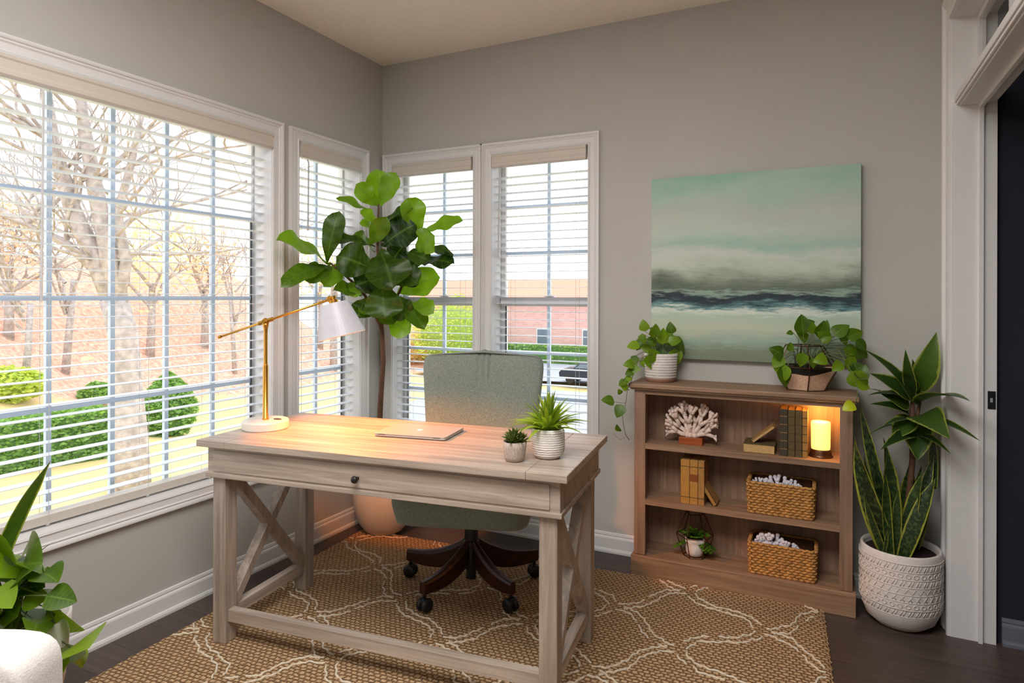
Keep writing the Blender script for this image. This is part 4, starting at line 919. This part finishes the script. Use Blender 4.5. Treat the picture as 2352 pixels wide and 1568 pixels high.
# trailing vine on the left
vp = [(1500, 812), (1470, 822), (1458, 850), (1450, 875), (1441, 895), (1440, 912), (1436, 935), (1430, 952), (1433, 975), (1438, 998), (1446, 1009)]
vi.tube([P(u, v, 2.97) for u, v in vp], .0016, 5)
for (u, v, du, dv, s_, dd) in ((1457, 836, -26, 2, .055, 0), (1450, 845, 28, 4, .045, 0), (1455, 850, -18, 10, .045, 0), (1448, 862, -8, 18, .045, 0), (1442, 893, -22, -14, .045, 0), (1427, 904, -8, -14, .03, 0), (1441, 918, -30, 3, .065, .0), (1430, 928, -14, 34, .066, 0), (1424, 990, -6, -18, .04, 0), (1440, 870, -16, 14, .05, 0)):
    a = P(u, v, 2.97); b = P(u+du, v+dv, 2.96); 
    if u == 1441: a = P(1412, 922, 2.97); b = P(1381, 918, 2.96); vi.tube([P(1438, 925, 2.97), a], .001, 5)
    pothos_leaf(fo, rng, a, b-a, s_)
vi.tube([P(1446, 895, 2.97), P(1428, 888, 2.97), P(1425, 878, 2.97), P(1436, 868, 2.97)], .002, 5); vi.tube([P(1437, 1003, 2.97), P(1425, 1009, 2.97), P(1413, 999, 2.97), P(1410, 992, 2.97)], .0009, 5)
for dx in (0, 6, 11): vi.tube([P(1463+dx, 820, 2.98), P(1464+dx, 842, 2.98)], .0008, 4)
vi.build('vines', 'vine', pp, smooth=True); fo.build('foliage', 'pothos', pp, smooth=True)

# geometric bowl with pothos on the right of the bookcase top
gb = thing('geometric_planter', 'faceted sand-filled glass bowl of pothos on the right end of the bookcase top', 'plant', (2.318, -.112, TZ))
A = [V((.105*math.cos(a), .082*math.sin(a), .001)) for a in [math.radians(x) for x in (-90, -30, 30, 90, 150, 210)]]
Bm = [V((.155*math.cos(a), .092*math.sin(a), .086)) for a in [math.radians(x) for x in (-90, -30, 30, 90, 150, 210)]]
A = [V((.082*math.cos(a), .064*math.sin(a), .001)) for a in [math.radians(x) for x in (-80, -20, 40, 100, 160, 220)]]
Bm = [V((.138*math.cos(a), .092*math.sin(a), .100)) for a in [math.radians(x) for x in (-80, -20, 40, 100, 160, 220)]]
C_ = [V((.078*math.cos(a), .062*math.sin(a), .190)) for a in [math.radians(x) for x in (-80, -20, 40, 100, 160, 220)]]
fr_ = MB(); gg = MB(); sd_ = MB()
for k in range(6):
    k2 = (k+1) % 6
    for a, b in ((A[k], A[k2]), (Bm[k], Bm[k2]), (C_[k], C_[k2]), (A[k], Bm[k]), (Bm[k], C_[k])): fr_.tube([a, b], .0026, 6)
    gg.add([A[k], A[k2], Bm[k2], Bm[k]], [(0, 1, 2, 3)]); 
    if k not in (5, 0): gg.add([Bm[k], Bm[k2], C_[k2], C_[k]], [(0, 1, 2, 3)])
gg.add(A, [tuple(range(6))]); fr_.build('metal_edges', 'copper', gb, world=False); gg.build('glass_panels', 'glass', gb, world=False)
fill = MB(); ns_ = 48
def hexr(R, a):  # radius of the hexagon outline at angle a
    best = 1e9; dx, dy = math.cos(a), math.sin(a)
    for k in range(6):
        p, q = R[k], R[(k+1) % 6]; ex, ey = q.x-p.x, q.y-p.y; den = dx*ey-dy*ex
        if abs(den) < 1e-9: continue
        t = (p.x*ey-p.y*ex)/den; u = (p.x*dy-p.y*dx)/den
        if t > 0 and -1e-6 <= u <= 1+1e-6: best = min(best, t)
    return best
def fillmesh(topfn, bot=.004, ins=.96):
    m = MB(); vs = []; nr = 7
    for j in range(nr+1):
        for k in range(ns_):
            a = 2*PI*k/ns_; zt_ = topfn(a); z = bot+(zt_-bot)*j/nr; t = (z-.001)/.099; r = (hexr(A, a)*(1-t)+hexr(Bm, a)*t)*ins; vs.append(V((r*math.cos(a), r*math.sin(a), z)))
    fs = [(j*ns_+k, j*ns_+(k+1) % ns_, (j+1)*ns_+(k+1) % ns_, (j+1)*ns_+k) for j in range(nr) for k in range(ns_)]+[tuple(range(ns_-1, -1, -1)), tuple(nr*ns_+k for k in range(ns_))]
    return m.add(vs, fs)
fillmesh(lambda a: .068+.022*math.cos(a-math.radians(-20))+.016*math.cos(2*(a+math.radians(150))), .004, .975).build('sand', 'sandst', gb, world=False)
fillmesh(lambda a: .094, .03, .955).build('dark_gravel', 'sanddk', gb, world=False)
rng = random.Random(77); random.seed(77); fo = MB(); vi = MB(); GD = 3.14
c0 = V((2.318, -.112, TZ+.095))
cr = [(1845, 765, -.1, 1, .085, .2), (1838, 752, .6, .3, .07, .2), (1822, 762, -.6, -.1, .03, .3), (1866, 765, 0, 1, .05, .6), (1878, 772, .4, 1, .075, .3), (1893, 770, .2, 1, .07, .3), (1915, 770, .7, .5, .08, .3), (1945, 772, .9, .3, .07, .4), (1935, 765, .1, -.3, .05, .6), (1948, 790, .1, -1, .07, .7), (1950, 815, .2, -1, .07, .8), (1905, 778, -.6, .4, .06, .5),
      (1800, 815, -1, .5, .07, .2), (1798, 815, -.5, -.6, .065, .8), (1812, 805, .2, 1, .04, .5), (1790, 830, .2, -1, .06, .9), (1795, 840, .2, -1, .09, .3), (1808, 838, -.1, -1, .065, .9), (1830, 815, .4, -.7, .05, .95), (1845, 808, -.2, -.9, .06, .7), (1865, 820, .1, -.8, .045, .5), (1900, 820, -.7, -.2, .06, .95), (1935, 830, -.6, -.5, .055, .8),
      (1955, 850, .8, -.8, .09, .7), (1975, 870, .4, 1, .065, .2), (1968, 880, .7, -.2, .055, .95), (1960, 800, .9, -.5, .07, .3), (1962, 830, .4, -1, .06, .1), (1965, 780, .7, -.7, .06, .15), (1940, 800, .9, -.2, .06, .7), (1964, 926, -.8, -.4, .055, .9), (1855, 780, -.7, .5, .06, .4), (1888, 785, .6, .5, .05, .5)]
for (u, v, dx, dz, s_, tone) in cr:
    dd = 3.06 if v > 835 else GD+rng.uniform(-.06, .04)
    p = aty(u, v, -.235 if v > 800 else -.10-.1*rng.random())
    if u > 1950 and v > 845: p = aty(u, v, -.285)
    pothos_leaf(fo, rng, p, RT*dx+V((0, 0, dz)), s_*1.0, rnd=tone)
    if v < 840: vi.tube([c0+V((rng.uniform(-.04, .04), 0, 0)), (c0+p)/2+V((0, 0, .045)), p], .0014, 5)
vi.tube([aty(u, v, d) for u, v, d in ((1900, 810, -.15), (1925, 800, -.2), (1945, 830, -.24), (1960, 860, -.27), (1970, 885, -.285), (1970, 905, -.285), (1964, 928, -.285))], .0016, 5)
vi.build('vines', 'vine', gb, smooth=True); fo.build('foliage', 'pothos', gb, smooth=True)

# ---------------------------------------------------------------- floor planter: snake plant and dracaena
pc_ = V((2.668, -.176, 0)); pn = thing('floor_planter', 'white embossed planter with snake plant and dracaena on the floor by the door', 'plant', pc_)
prof = [(.070, 0), (.095, .004), (.128, .030), (.147, .075), (.152, .12), (.152, .27), (.149, .300), (.145, .306), (.138, .304), (.136, .29), (.136, .26)]
prof = [(r*.94, z*1.0) for r, z in prof]
pot = pot_lathe(MB(), prof, (0, 0, 0), 72).build('planter', 'potw', pn, world=False, smooth=True)
rl = MB(); Rr = lambda z: (.1435 if z > .11 else .1435-.030*((.11-z)/.075)**2)
for i, z in enumerate([.050+.0285*k for k in range(9)]):
    rl.tube([V((math.cos(2*PI*a/90)*Rr(z), math.sin(2*PI*a/90)*Rr(z), z)) for a in range(91)], .0018, 5, cap=False)
    if i == 8: break
    z0_, z1_ = z+.004, z+.0245; nn_ = 34; kind = ['zig', 'diag', 'ring', 'cross', 'zig', 'diag', 'ring', 'diag'][i]
    def cyl(a, z): return V((math.cos(a)*(Rr(z)+.0006), math.sin(a)*(Rr(z)+.0006), z))
    if kind == 'zig': rl.tube([cyl(2*PI*q/(2*nn_), z0_ if q % 2 else z1_) for q in range(2*nn_+1)], .0017, 4, cap=False)
    else:
        for q in range(nn_):
            a = 2*PI*q/nn_; da = .06
            if kind == 'diag': rl.tube([cyl(a, z0_), cyl(a+da, z1_)], .002, 4); rl.tube([cyl(a+.07, z0_), cyl(a+.07+da, z1_)], .0015, 4)
            elif kind == 'cross': rl.tube([cyl(a, z0_), cyl(a+da*1.6, z1_)], .0018, 4); rl.tube([cyl(a+da*1.6, z0_), cyl(a, z1_)], .0018, 4)
            else: rl.tube([cyl(a+.055*math.cos(2*PI*w_/12), (z0_+z1_)/2+.008*math.sin(2*PI*w_/12)) for w_ in range(13)], .0018, 4, cap=False)
rl.build('embossed_pattern', 'potw', pot, world=False, smooth=True)
MB().lathe([(.001, .285), (.126, .28)], (0, 0, 0), 32).build('soil', 'soil', pn, world=False)
rng = random.Random(9); random.seed(9); m = MB()
PDp = at(2067, 1250, 1).copy()
dP = (pc_-CAM).dot(FW)
def Q(u, v, dd=0): return at(u, v, dP+dd)
def lim(p): return V((p.x if p.y < -.27 else min(p.x, 2.79), min(p.y, -.05), p.z))
SN = [(2040, 1270, 1963, 1000, 50, -.02), (2060, 1262, 1975, 925, 26, .05), (2050, 1270, 2040, 1030, 44, .06), (2070, 1268, 2030, 1000, 34, .09), (2030, 1260, 1985, 1130, 18, -.06), (2068, 1275, 2120, 1080, 34, -.07), (2075, 1280, 2150, 1095, 36, -.1), (2085, 1268, 2160, 1040, 26, .0), (2045, 1275, 2035, 1085, 22, -.1), (2060, 1280, 2065, 1120, 20, -.08), (2090, 1270, 2118, 1065, 22, .06), (2100, 1260, 2130, 1130, 30, .03), (2035, 1262, 1985, 1040, 26, .04), (2080, 1262, 2090, 1060, 40, .08), (2022, 1255, 2040, 1212, 8, -.1), (2150, 1120, 2170, 1000, 20, .02)]
for (u0, v0, u1, v1, wd, dd) in SN:
    a, b = Q(u0, v0, dd*.6), Q(u1, v1, dd)
    if v0 > 1200: a = V((pc_.x+(a.x-pc_.x)*.9, pc_.y+(a.y-pc_.y)*.9, .27))
    a, b = lim(a), lim(b)
    m.leaf(a, b, (CAM-a)+rdir(rng)*1.2, wd/FPX*dP, sword, fold=rng.uniform(.15, .4), n=14, rnd=rng.random(), cup=rng.uniform(-.05, .06), twist=rng.uniform(-1.2, 1.2))
m.build('snake_plant', 'snake', pn, smooth=True)
m = MB(); m.tube([V((pc_.x-.0, pc_.y+.03, .27)), Q(2090, 1130, .05), Q(2097, 1050, .05), Q(2095, 960, .05), Q(2098, 900, .05)], [.013, .012, .011, .010, .007], 10); m.tube([Q(2095, 1000, .05), Q(2108, 950, .05), Q(2115, 915, .05)], [.008, .007, .005], 8); m.build('cane', 'stem', pn, smooth=True)
DR = [(2105, 900, 2157, 760, 44, .8, .9), (2108, 905, 2180, 806, 22, .6, .2), (2098, 905, 2080, 800, 22, .8, .3), (2105, 900, 2096, 822, 20, .8, .4), (2095, 905, 1985, 800, 20, .5, .2), (2095, 912, 1998, 855, 34, .6, .3), (2095, 920, 1995, 905, 22, .5, .2), (2090, 930, 2020, 900, 38, .6, .4), (2090, 950, 2000, 925, 20, .5, .1), (2088, 945, 1990, 890, 20, .4, .2),
      (2105, 925, 2228, 918, 44, .5, .35), (2112, 955, 2182, 1005, 56, .7, .6), (2115, 960, 2252, 1010, 16, .4, .3), (2105, 960, 2108, 1055, 52, .9, .5), (2095, 955, 2050, 1008, 40, .8, .7), (2100, 920, 2060, 870, 30, .6, .4), (2100, 985, 1995, 998, 10, .3, .1), (2100, 1000, 2024, 1030, 26, .5, .1), (2110, 1000, 2185, 1040, 14, .3, .1), (2112, 990, 2165, 1015, 16, .3, .2), (2100, 900, 2065, 850, 26, .6, .3), (2110, 925, 2135, 900, 26, .6, .5), (2096, 960, 2030, 975, 16, .4, .3)]
for (u0, v0, u1, v1, wd, cf, tone) in DR:
    a = lim(Q(u0, v0, .05)); b = Q(u1, v1, .05-.12*rng.random())
    if u1 > 2180: b = Q(u1, v1, -.34)
    b = lim(b)
    m_ = m if False else None
    if 'drm' not in globals(): drm = MB()
    drm.leaf(a, b, (CAM-a).normalized()*cf+V((0, 0, 1))*(1-cf)+rdir(rng)*.2, wd*1.25/FPX*dP, lance, fold=rng.uniform(.15, .35), n=12, rnd=tone*.8, cup=rng.uniform(.05, .16), twist=rng.uniform(-.3, .3))
drm.build('dracaena', 'drac', pn, smooth=True)

# ---------------------------------------------------------------- foreground armchair and plant
ac = thing('armchair', 'white upholstered armchair, its rounded back corner at the bottom left edge', 'chair', (.93, -2.72, .0), math.radians(26))
def rbox(m, c, s_, e=5, n=40, nz=16):
    cx, cy, cz = c; sx, sy, sz = s_; vs = []
    for j in range(nz+1):
        ph = -PI/2+PI*j/nz; cz_ = math.copysign(abs(math.sin(ph))**(2/e), math.sin(ph)); cr_ = abs(math.cos(ph))**(2/e)
        for k in range(n):
            a = 2*PI*k/n; vs.append(V((cx+sx*cr_*math.copysign(abs(math.cos(a))**(2/e), math.cos(a)), cy+sy*cr_*math.copysign(abs(math.sin(a))**(2/e), math.sin(a)), cz+sz*cz_)))
    fs = [(j*n+k, j*n+(k+1) % n, (j+1)*n+(k+1) % n, (j+1)*n+k) for j in range(nz) for k in range(n)]; m.add(vs, fs); return m
rbox(MB(), (0, .0, .47), (.385, .055, .255), 14).build('backrest', 'upholst', ac, world=False, smooth=True)
rbox(MB(), (0, -.34, .36), (.29, .30, .085), 6).build('seat', 'upholst', ac, world=False, smooth=True)
for x in (-.33, .33): rbox(MB(), (x, -.33, .40), (.05, .30, .16), 6).build('arm', 'upholst', ac, world=False, smooth=True)
rbox(MB(), (0, -.31, .235), (.36, .32, .06), 8).build('frame', 'upholst', ac, world=False, smooth=True)
for x in (-.3, .3):
    for y in (-.58, -.03): MB().tube([V((x, y, .012)), V((x*.95, y, .2))], [.014, .022], 12).build('leg', 'mahog', ac, world=False, smooth=True)
fpt = thing('floor_pothos', 'green trailing plant with one long blade leaf behind the white armchair', 'plant', (.34, -2.16, .0125))
m = MB(); pot_lathe(m, [(.10, 0), (.115, .004), (.15, .18), (.165, .36), (.158, .362), (.15, .30)], (0, 0, 0)); m.build('pot', 'potw', fpt, world=False, smooth=True)
MB().lathe([(.001, .325), (.155, .32)], (0, 0, 0), 24).build('soil', 'soil', fpt, world=False)
rng = random.Random(55); random.seed(55); fo = MB(); vi = MB(); c0 = V((.34, -2.16, .33)); fd = (V((.42, -2.1, 0))-V((CX, CY, 0))).dot(FW)
FLs = [(0, 1330, 20, 1270, .06), (45, 1300, 85, 1255, .07), (0, 1330, 40, 1295, .07), (60, 1310, 102, 1295, .055), (100, 1318, 138, 1342, .055), (20, 1380, 110, 1350, .09), (60, 1355, 115, 1375, .08), (108, 1370, 168, 1382, .09), (55, 1380, 110, 1372, .08), (10, 1390, 40, 1460, .09), (35, 1400, 20, 1470, .09), (80, 1400, 105, 1440, .08), (60, 1420, 95, 1470, .08), (142, 1405, 150, 1460, .075), (95, 1480, 110, 1530, .07), (112, 1520, 90, 1480, .06), (150, 1478, 138, 1535, .085), (165, 1490, 210, 1490, .06), (172, 1500, 190, 1540, .065), (140, 1530, 142, 1560, .05), (0, 1350, 30, 1400, .09), (20, 1340, 70, 1345, .08), (30, 1430, 75, 1440, .07), (104, 1310, 112, 1312, .02), (5, 1400, 45, 1420, .09), (-20, 1330, 10, 1390, .1), (-10, 1290, 30, 1340, .08), (85, 1430, 70, 1480, .07), (40, 1350, 10, 1310, .07)]
for (u0, v0, u1, v1, s_) in FLs:
    a = at(u0, v0, fd+rng.uniform(-.12, .1)); b = at(u1, v1, fd+rng.uniform(-.15, .1)); a.x = max(a.x, .05); b.x = max(b.x, .05)
    pothos_leaf(fo, rng, a, b-a, max(s_, (b-a).length)*.95, (CAM-a).normalized()+rdir(rng, .8)*.8)
    vi.tube([c0+V((rng.uniform(-.05, .05), rng.uniform(-.05, .05), 0)), (c0+a)/2+V((0, 0, .06)), a], .0018, 5)
for path in ([(100, 1380), (120, 1410), (130, 1440), (145, 1480)], [(110, 1400), (105, 1450), (108, 1490)], [(165, 1495), (150, 1510), (115, 1515)]): vi.tube([at(u, v, fd) for u, v in path], .0018, 5)
vi.build('vines', 'vine', fpt, smooth=True); fo.build('foliage', 'pothos', fpt, smooth=True)
m = MB(); a = c0; mid = at(20, 1180, fd); 
m.leaf(at(-12, 1330, fd), at(118, 1060, fd-.05), (CAM-c0).normalized()+RT*.6, .045, sword, fold=.35, n=14, rnd=.5, cup=-.09, twist=.8); m.leaf(at(30, 1340, fd), at(130, 1243, fd), V((0, 0, 1)), .016, lance, fold=.4, n=8, rnd=.2, cup=.05)
m.tube([c0, at(-12, 1332, fd)], .004, 6); m.build('blade_leaf', 'drac', fpt, smooth=True)

# ================================================================ outside, haze and glare painted in as pastel colours
def sm(x): x = max(0, min(1, x)); return x*x*(3-2*x)
def gz(x, y): return -3-2.0*sm((y-9)/10)+9.0*sm((-x-24)/20)*sm((46-y)/14) + .12*noise.noise(V((x*.2, y*.2, 0)))
m = MB(); m.grid(lambda a, b: (lambda x, y: V((x, y, gz(x, y))))(-75+135*a, -25+145*b), 110, 110); o = struct(m, 'ground', 'ground', 'sloping winter lawn and leaf-covered bank outside the windows', smooth=True)
# road and car park
def strip(name, label, y0, y1, x0, x1, dz, mat):
    m = MB(); m.grid(lambda a, b: (lambda x, y: V((x, y, gz(x, y)+dz)))(x0+(x1-x0)*a, y0+(y1-y0)*b), 30, 8); return struct(m, name, mat, label)
# levels: at y > 23 the ground lies at -5
strip('road', 'pale grey road crossing behind the house', 19.5, 35.5, -19, 32, .34, 'asphalt')
strip('parking_lot', 'pale grey car park with a dark car on it', 39.5, 64, -27, 32, .34, 'asphalt')
def leafcloud(m, rng, c, r, n, s_, box=False, shell=.55):
    for _ in range(n):
        if box: q = V((rng.uniform(-1, 1), rng.uniform(-1, 1), rng.uniform(-1, 1))); ax = rng.choice([0, 1, 2]); q[ax] = math.copysign(1, q[ax])*rng.uniform(.94, 1.06)
        else:
            q = V((rng.gauss(0, 1), rng.gauss(0, 1), rng.gauss(0, 1))).normalized()*(shell+(1-shell)*rng.random()); q *= 1+.22*noise.noise(q*2.3+V(c)*.3)
        p = V(c)+V((q.x*r[0], q.y*r[1], q.z*r[2])); d = V((rng.gauss(0, 1), rng.gauss(0, 1), rng.gauss(0, .8))).normalized(); a, b = frame(d); k = s_*rng.uniform(.6, 1.3); rn = rng.random()
        m.add([p-a*k, p-b*k*.5, p+a*k, p+b*k*.5], [(0, 1, 2, 3)], [(0, .2, rn)]*4)
def branches(m, rng, p, d, L, r, depth, nseg=3, spread=.55, up=.12):
    pts = [p]; q = p; dd = d.copy()
    for i in range(nseg):
        dd = (dd+V((rng.gauss(0, .13), rng.gauss(0, .13), rng.gauss(0, .08)+up*.3))).normalized(); q = q+dd*(L/nseg); pts.append(q)
    m.tube(pts, [r*(1-.45*i/nseg) for i in range(nseg+1)], 6 if r > .03 else 4, cap=False)
    if depth <= 0: return
    for k in range(rng.choice([2, 3, 3])):
        s_ = pts[rng.randint(max(1, nseg-1), nseg)]; nd = (dd+V((rng.gauss(0, spread), rng.gauss(0, spread), rng.gauss(0, spread*.5)+up))).normalized()
        branches(m, rng, s_, nd, L*rng.uniform(.6, .85), r*.55, depth-1, 3, spread, up)
def gpt(u, v, z=None):
    """ground point seen at a pixel of the photograph"""
    d = 6.0
    while d < 90:
        p = at(u, v, d)
        if p.z <= gz(p.x, p.y): return p
        d += .1
    return at(u, v, 60)
# big forked tree in front of the large window
tp_ = gpt(300, 1128); sc_ = (tp_-CAM).dot(FW)
bt = thing('bare_tree', 'large pale forked tree trunk with bare branches in front of the left window', 'tree', (tp_.x, tp_.y, gz(tp_.x, tp_.y)-.1), group='bare trees outside')
rng = random.Random(2); m = MB(); Dt = sc_
def TP(u, v, dd=0): return at(u, v, Dt+dd)
m.tube([TP(302, 1140), TP(298, 1000), TP(290, 880), TP(283, 770), TP(262, 690)], [.42, .36, .32, .30, .28], 14); m.build('trunk', 'bark', bt, smooth=True)
m = MB()
m.tube([TP(268, 700), TP(220, 600), TP(165, 480), TP(120, 330), TP(100, 180), TP(70, 40)], [.27, .2, .17, .14, .10, .06], 10)
m.tube([TP(270, 700), TP(245, 560), TP(215, 420), TP(190, 280), TP(170, 100)], [.24, .19, .16, .12, .08], 10)
m.tube([TP(272, 690), TP(290, 600), TP(268, 500), TP(300, 380), TP(330, 240)], [.14, .12, .10, .08, .05], 8)
m.tube([TP(240, 640), TP(150, 560), TP(60, 520), TP(-20, 470)], [.12, .10, .07, .04], 8)
for _ in range(30):
    u, v = rng.choice([(220, 600), (165, 480), (120, 330), (245, 560), (215, 420), (190, 280), (300, 380), (268, 500), (100, 180), (150, 560), (290, 600), (60, 520), (330, 240)])
    branches(m, rng, TP(u, v), V((rng.gauss(0, 1), rng.gauss(0, 1), rng.uniform(.0, .9))).normalized(), rng.uniform(1.4, 2.6), .05, 3)
m.build('branches', 'bark', bt, smooth=True)
def bare_tree(label, u, v, h, r, seed, crown=None, d=None, depth=5):
    rng = random.Random(seed); p = gpt(u, v) if d is None else at(u, v, d); z = gz(p.x, p.y)
    t = thing('bare_tree' if not crown else 'leafy_tree', label, 'tree', (p.x, p.y, z-.15), group='bare trees outside' if not crown else None)
    b = V((p.x, p.y, z-.15)); m = MB(); top = b+V((rng.uniform(-.4, .4), rng.uniform(-.4, .4), h*.42)); m.tube([b, (b+top)/2+V((rng.uniform(-.15, .15), 0, 0)), top], [r*1.2, r, r*.8], 8); m.build('trunk', 'bark', t, smooth=True)
    m = MB()
    for k in range(5): branches(m, rng, b+V((0, 0, h*rng.uniform(.25, .42))), V((rng.gauss(0, .6), rng.gauss(0, .6), 1)).normalized(), h*.24, r*.5, depth-1)
    m.build('branches', 'bark', t, smooth=True)
    if crown:
        m = MB(); leafcloud(m, rng, (p.x, p.y, z+h*.62), (h*.30, h*.30, h*.36), crown[1], crown[2], shell=.25); m.build('crown', crown[0], t)
    return t
bare_tree('slender bare tree at the far left, behind the clipped hedge', 55, 900, 9, .14, 5)
bare_tree('bare tree rising on the bank left of the forked trunk', 150, 860, 11, .16, 6)
bare_tree('thin bare tree standing in the gap right of the forked trunk', 540, 860, 12, .12, 7)
bare_tree('bare tree seen through the narrow window on the left wall', 770, 850, 13, .3, 8)
bare_tree('small bare tree in front of the far brick building', 1272, 812, 7.5, .10, 9, depth=5)
bare_tree('tree with ochre yellow leaves behind the large left window', 345, 820, 10, .2, 12, ('ochre', 1300, .13), depth=4)
bare_tree('tree with dry pink-brown leaves at the right of the large left window', 470, 800, 9, .2, 13, ('pink', 1200, .13), depth=4)
bare_tree('pink-brown leafed tree at the far left on the bank', 20, 780, 8, .2, 14, ('pink', 1200, .13), depth=4)
bare_tree('pale ochre leafed tree seen through the narrow left window', 735, 800, 9, .2, 15, ('ochre', 1000, .13), depth=4)
# clipped hedge
h0, h1 = gpt(-60, 1105), gpt(262, 1052); mid = (h0+h1)/2; ang = math.atan2(h1.y-h0.y, h1.x-h0.x); hl = (h1-h0).length/2
hd = thing('clipped_hedge', 'long clipped green hedge on the lawn below the left window', 'hedge', (mid.x, mid.y, gz(mid.x, mid.y)), ang)
rng = random.Random(1); m = MB(); leafcloud(m, rng, (0, .7, .62), (hl, .8, .62), 9000, .075, box=True); m.box((-hl, -.05, 0), (hl, 1.45, 1.2)); m.build('foliage', 'hedge', hd, world=False)
p = gpt(388, 1000); cn = thing('conical_shrub', 'rounded conical evergreen shrub to the right of the forked tree', 'shrub', (p.x, p.y, gz(p.x, p.y)))
m = MB(); rng = random.Random(2)
for _ in range(5200):
    t = rng.random()**.8; a = rng.random()*2*PI; r = .82*math.sin(PI*min(1, (t*.80+.20)))**.8*(1.0 if t < .5 else 1)*rng.uniform(.85, 1.05); q = V((math.cos(a)*r, math.sin(a)*r, t*2.0)); d = V((rng.gauss(0, 1), rng.gauss(0, 1), rng.gauss(0, 1))).normalized(); aa, bb = frame(d); k = .07*rng.uniform(.6, 1.3); rn = rng.random()
    m.add([q-aa*k, q-bb*k*.5, q+aa*k, q+bb*k*.5], [(0, 1, 2, 3)], [(0, .2, rn)]*4)
m.lathe([(.35, .0), (.60, .3), (.66, .8), (.5, 1.4), (.2, 1.8), (.02, 1.9)], (0, 0, 0), 24); m.build('foliage', 'hedge', cn, world=False)
def bush(label, u, v, r, h, seed, mat='bush', n=2600):
    p = gpt(u, v); t = thing('round_bush', label, 'bush', (p.x, p.y, gz(p.x, p.y))); m = MB(); rng = random.Random(seed); leafcloud(m, rng, (0, 0, h*.5), (r, r, h*.55), n, .12, shell=.7); m.ball(V((0, 0, h*.48)), r*.8, 16, 8, sz=h*.5/r); m.build('foliage', mat, t, world=False); return t
bush('small bright bush at the far left behind the hedge', 30, 925, 1.1, 1.3, 3)
bush('small green shrub left of the forked trunk', 225, 930, .7, .9, 4, 'hedge')
bush('tall lime green bush seen through the corner back window', 1040, 845, 3.6, 6.2, 5, n=5000)
bush('wide ochre-green bush behind the corner back window, left of the lime one', 930, 835, 3.4, 4.6, 6, 'ochre', n=4000)
# building, hedge row and car behind the back windows
q = at(1240, 800, 66); bl = thing('brick_building', 'low red brick building with coral roof beyond the car park', 'building', (q.x, q.y, -5))
m = MB(); m.box((-20, -4, 0), (20, 6, 6.0)); m.build('wall', 'brick', bl, world=False)
m = MB(); m.add([(-20.6, -4.6, 6), (20.6, -4.6, 6), (20.6, 6.6, 6), (-20.6, 6.6, 6), (-18, 1, 8.2), (18, 1, 8.2)], [(0, 1, 5, 4), (1, 2, 5), (2, 3, 4, 5), (3, 0, 4), (0, 3, 2, 1)]); m.build('roof', 'roof', bl, world=False)
for k in range(8):
    x = -17+k*4.6; f = MB().box((x, -4.06, 1.2), (x+1.4, -3.98, 3.4)).build('window_frame', 'trim', bl, world=False); MB().box((x+.12, -4.09, 1.32), (x+1.28, -4.05, 3.28)).build('pane', 'carg', f, world=False)
q = at(1250, 800, 60); hr = thing('hedge_row', 'low green hedge row along the far edge of the car park', 'hedge', (q.x, q.y, -5)); m = MB(); rng = random.Random(6); leafcloud(m, rng, (0, 0, .9), (16, 1.0, 1.0), 7000, .16, box=True); m.box((-16, -.9, 0), (16, .9, 1.8)); m.build('foliage', 'hedge', hr, world=False)
p = at(1292, 882, 46); p.z = -4.8
car = thing('parked_car', 'dark blue car parked beyond the back window', 'car', (p.x+2.3, p.y, gz(p.x+2.3, p.y)+.35), 0)
pr = [(-2.2, .35), (-2.25, .75), (-2.0, .98), (-1.2, 1.06), (-.75, 1.42), (.6, 1.46), (1.35, 1.10), (2.1, .98), (2.25, .65), (2.2, .35)]
MYZ = Matrix(((1, 0, 0, 0), (0, 0, 1, 0), (0, 1, 0, 0), (0, 0, 0, 1)))
MB().prism(pr, -.85, .85, MYZ).build('body', 'carp', car, world=False, bevel=.06)
for s_ in (-1, 1):
    MB().prism([(-1.02, 1.08), (-.68, 1.36), (-.1, 1.38), (-.1, 1.08)], s_*.855-.01, s_*.855+.01, MYZ).build('side_window', 'carg', car, world=False); MB().prism([(0, 1.08), (0, 1.38), (.56, 1.38), (1.12, 1.08)], s_*.855-.01, s_*.855+.01, MYZ).build('side_window', 'carg', car, world=False)
    for x in (-1.4, 1.4):
        wl = MB().lathe([(.05, -.1), (.32, -.1), (.33, 0), (.32, .1), (.05, .1)], (0, 0, 0), 24); MM = Matrix.Translation((x, s_*.78, .33)) @ Matrix.Rotation(PI/2, 4, 'X'); wl.v = [MM @ v_ for v_ in wl.v]; wl.build('wheel', 'blackp', car, world=False)
MB().box((-2.29, -.7, .62), (-2.2, -.3, .76)).build('headlight', 'chrome', car, world=False); MB().box((-2.29, .3, .62), (-2.2, .7, .76)).build('headlight', 'chrome', car, world=False)
MB().box((-2.31, -.25, .40), (-2.24, .25, .52)).build('number_plate', 'chrome', car, world=False)
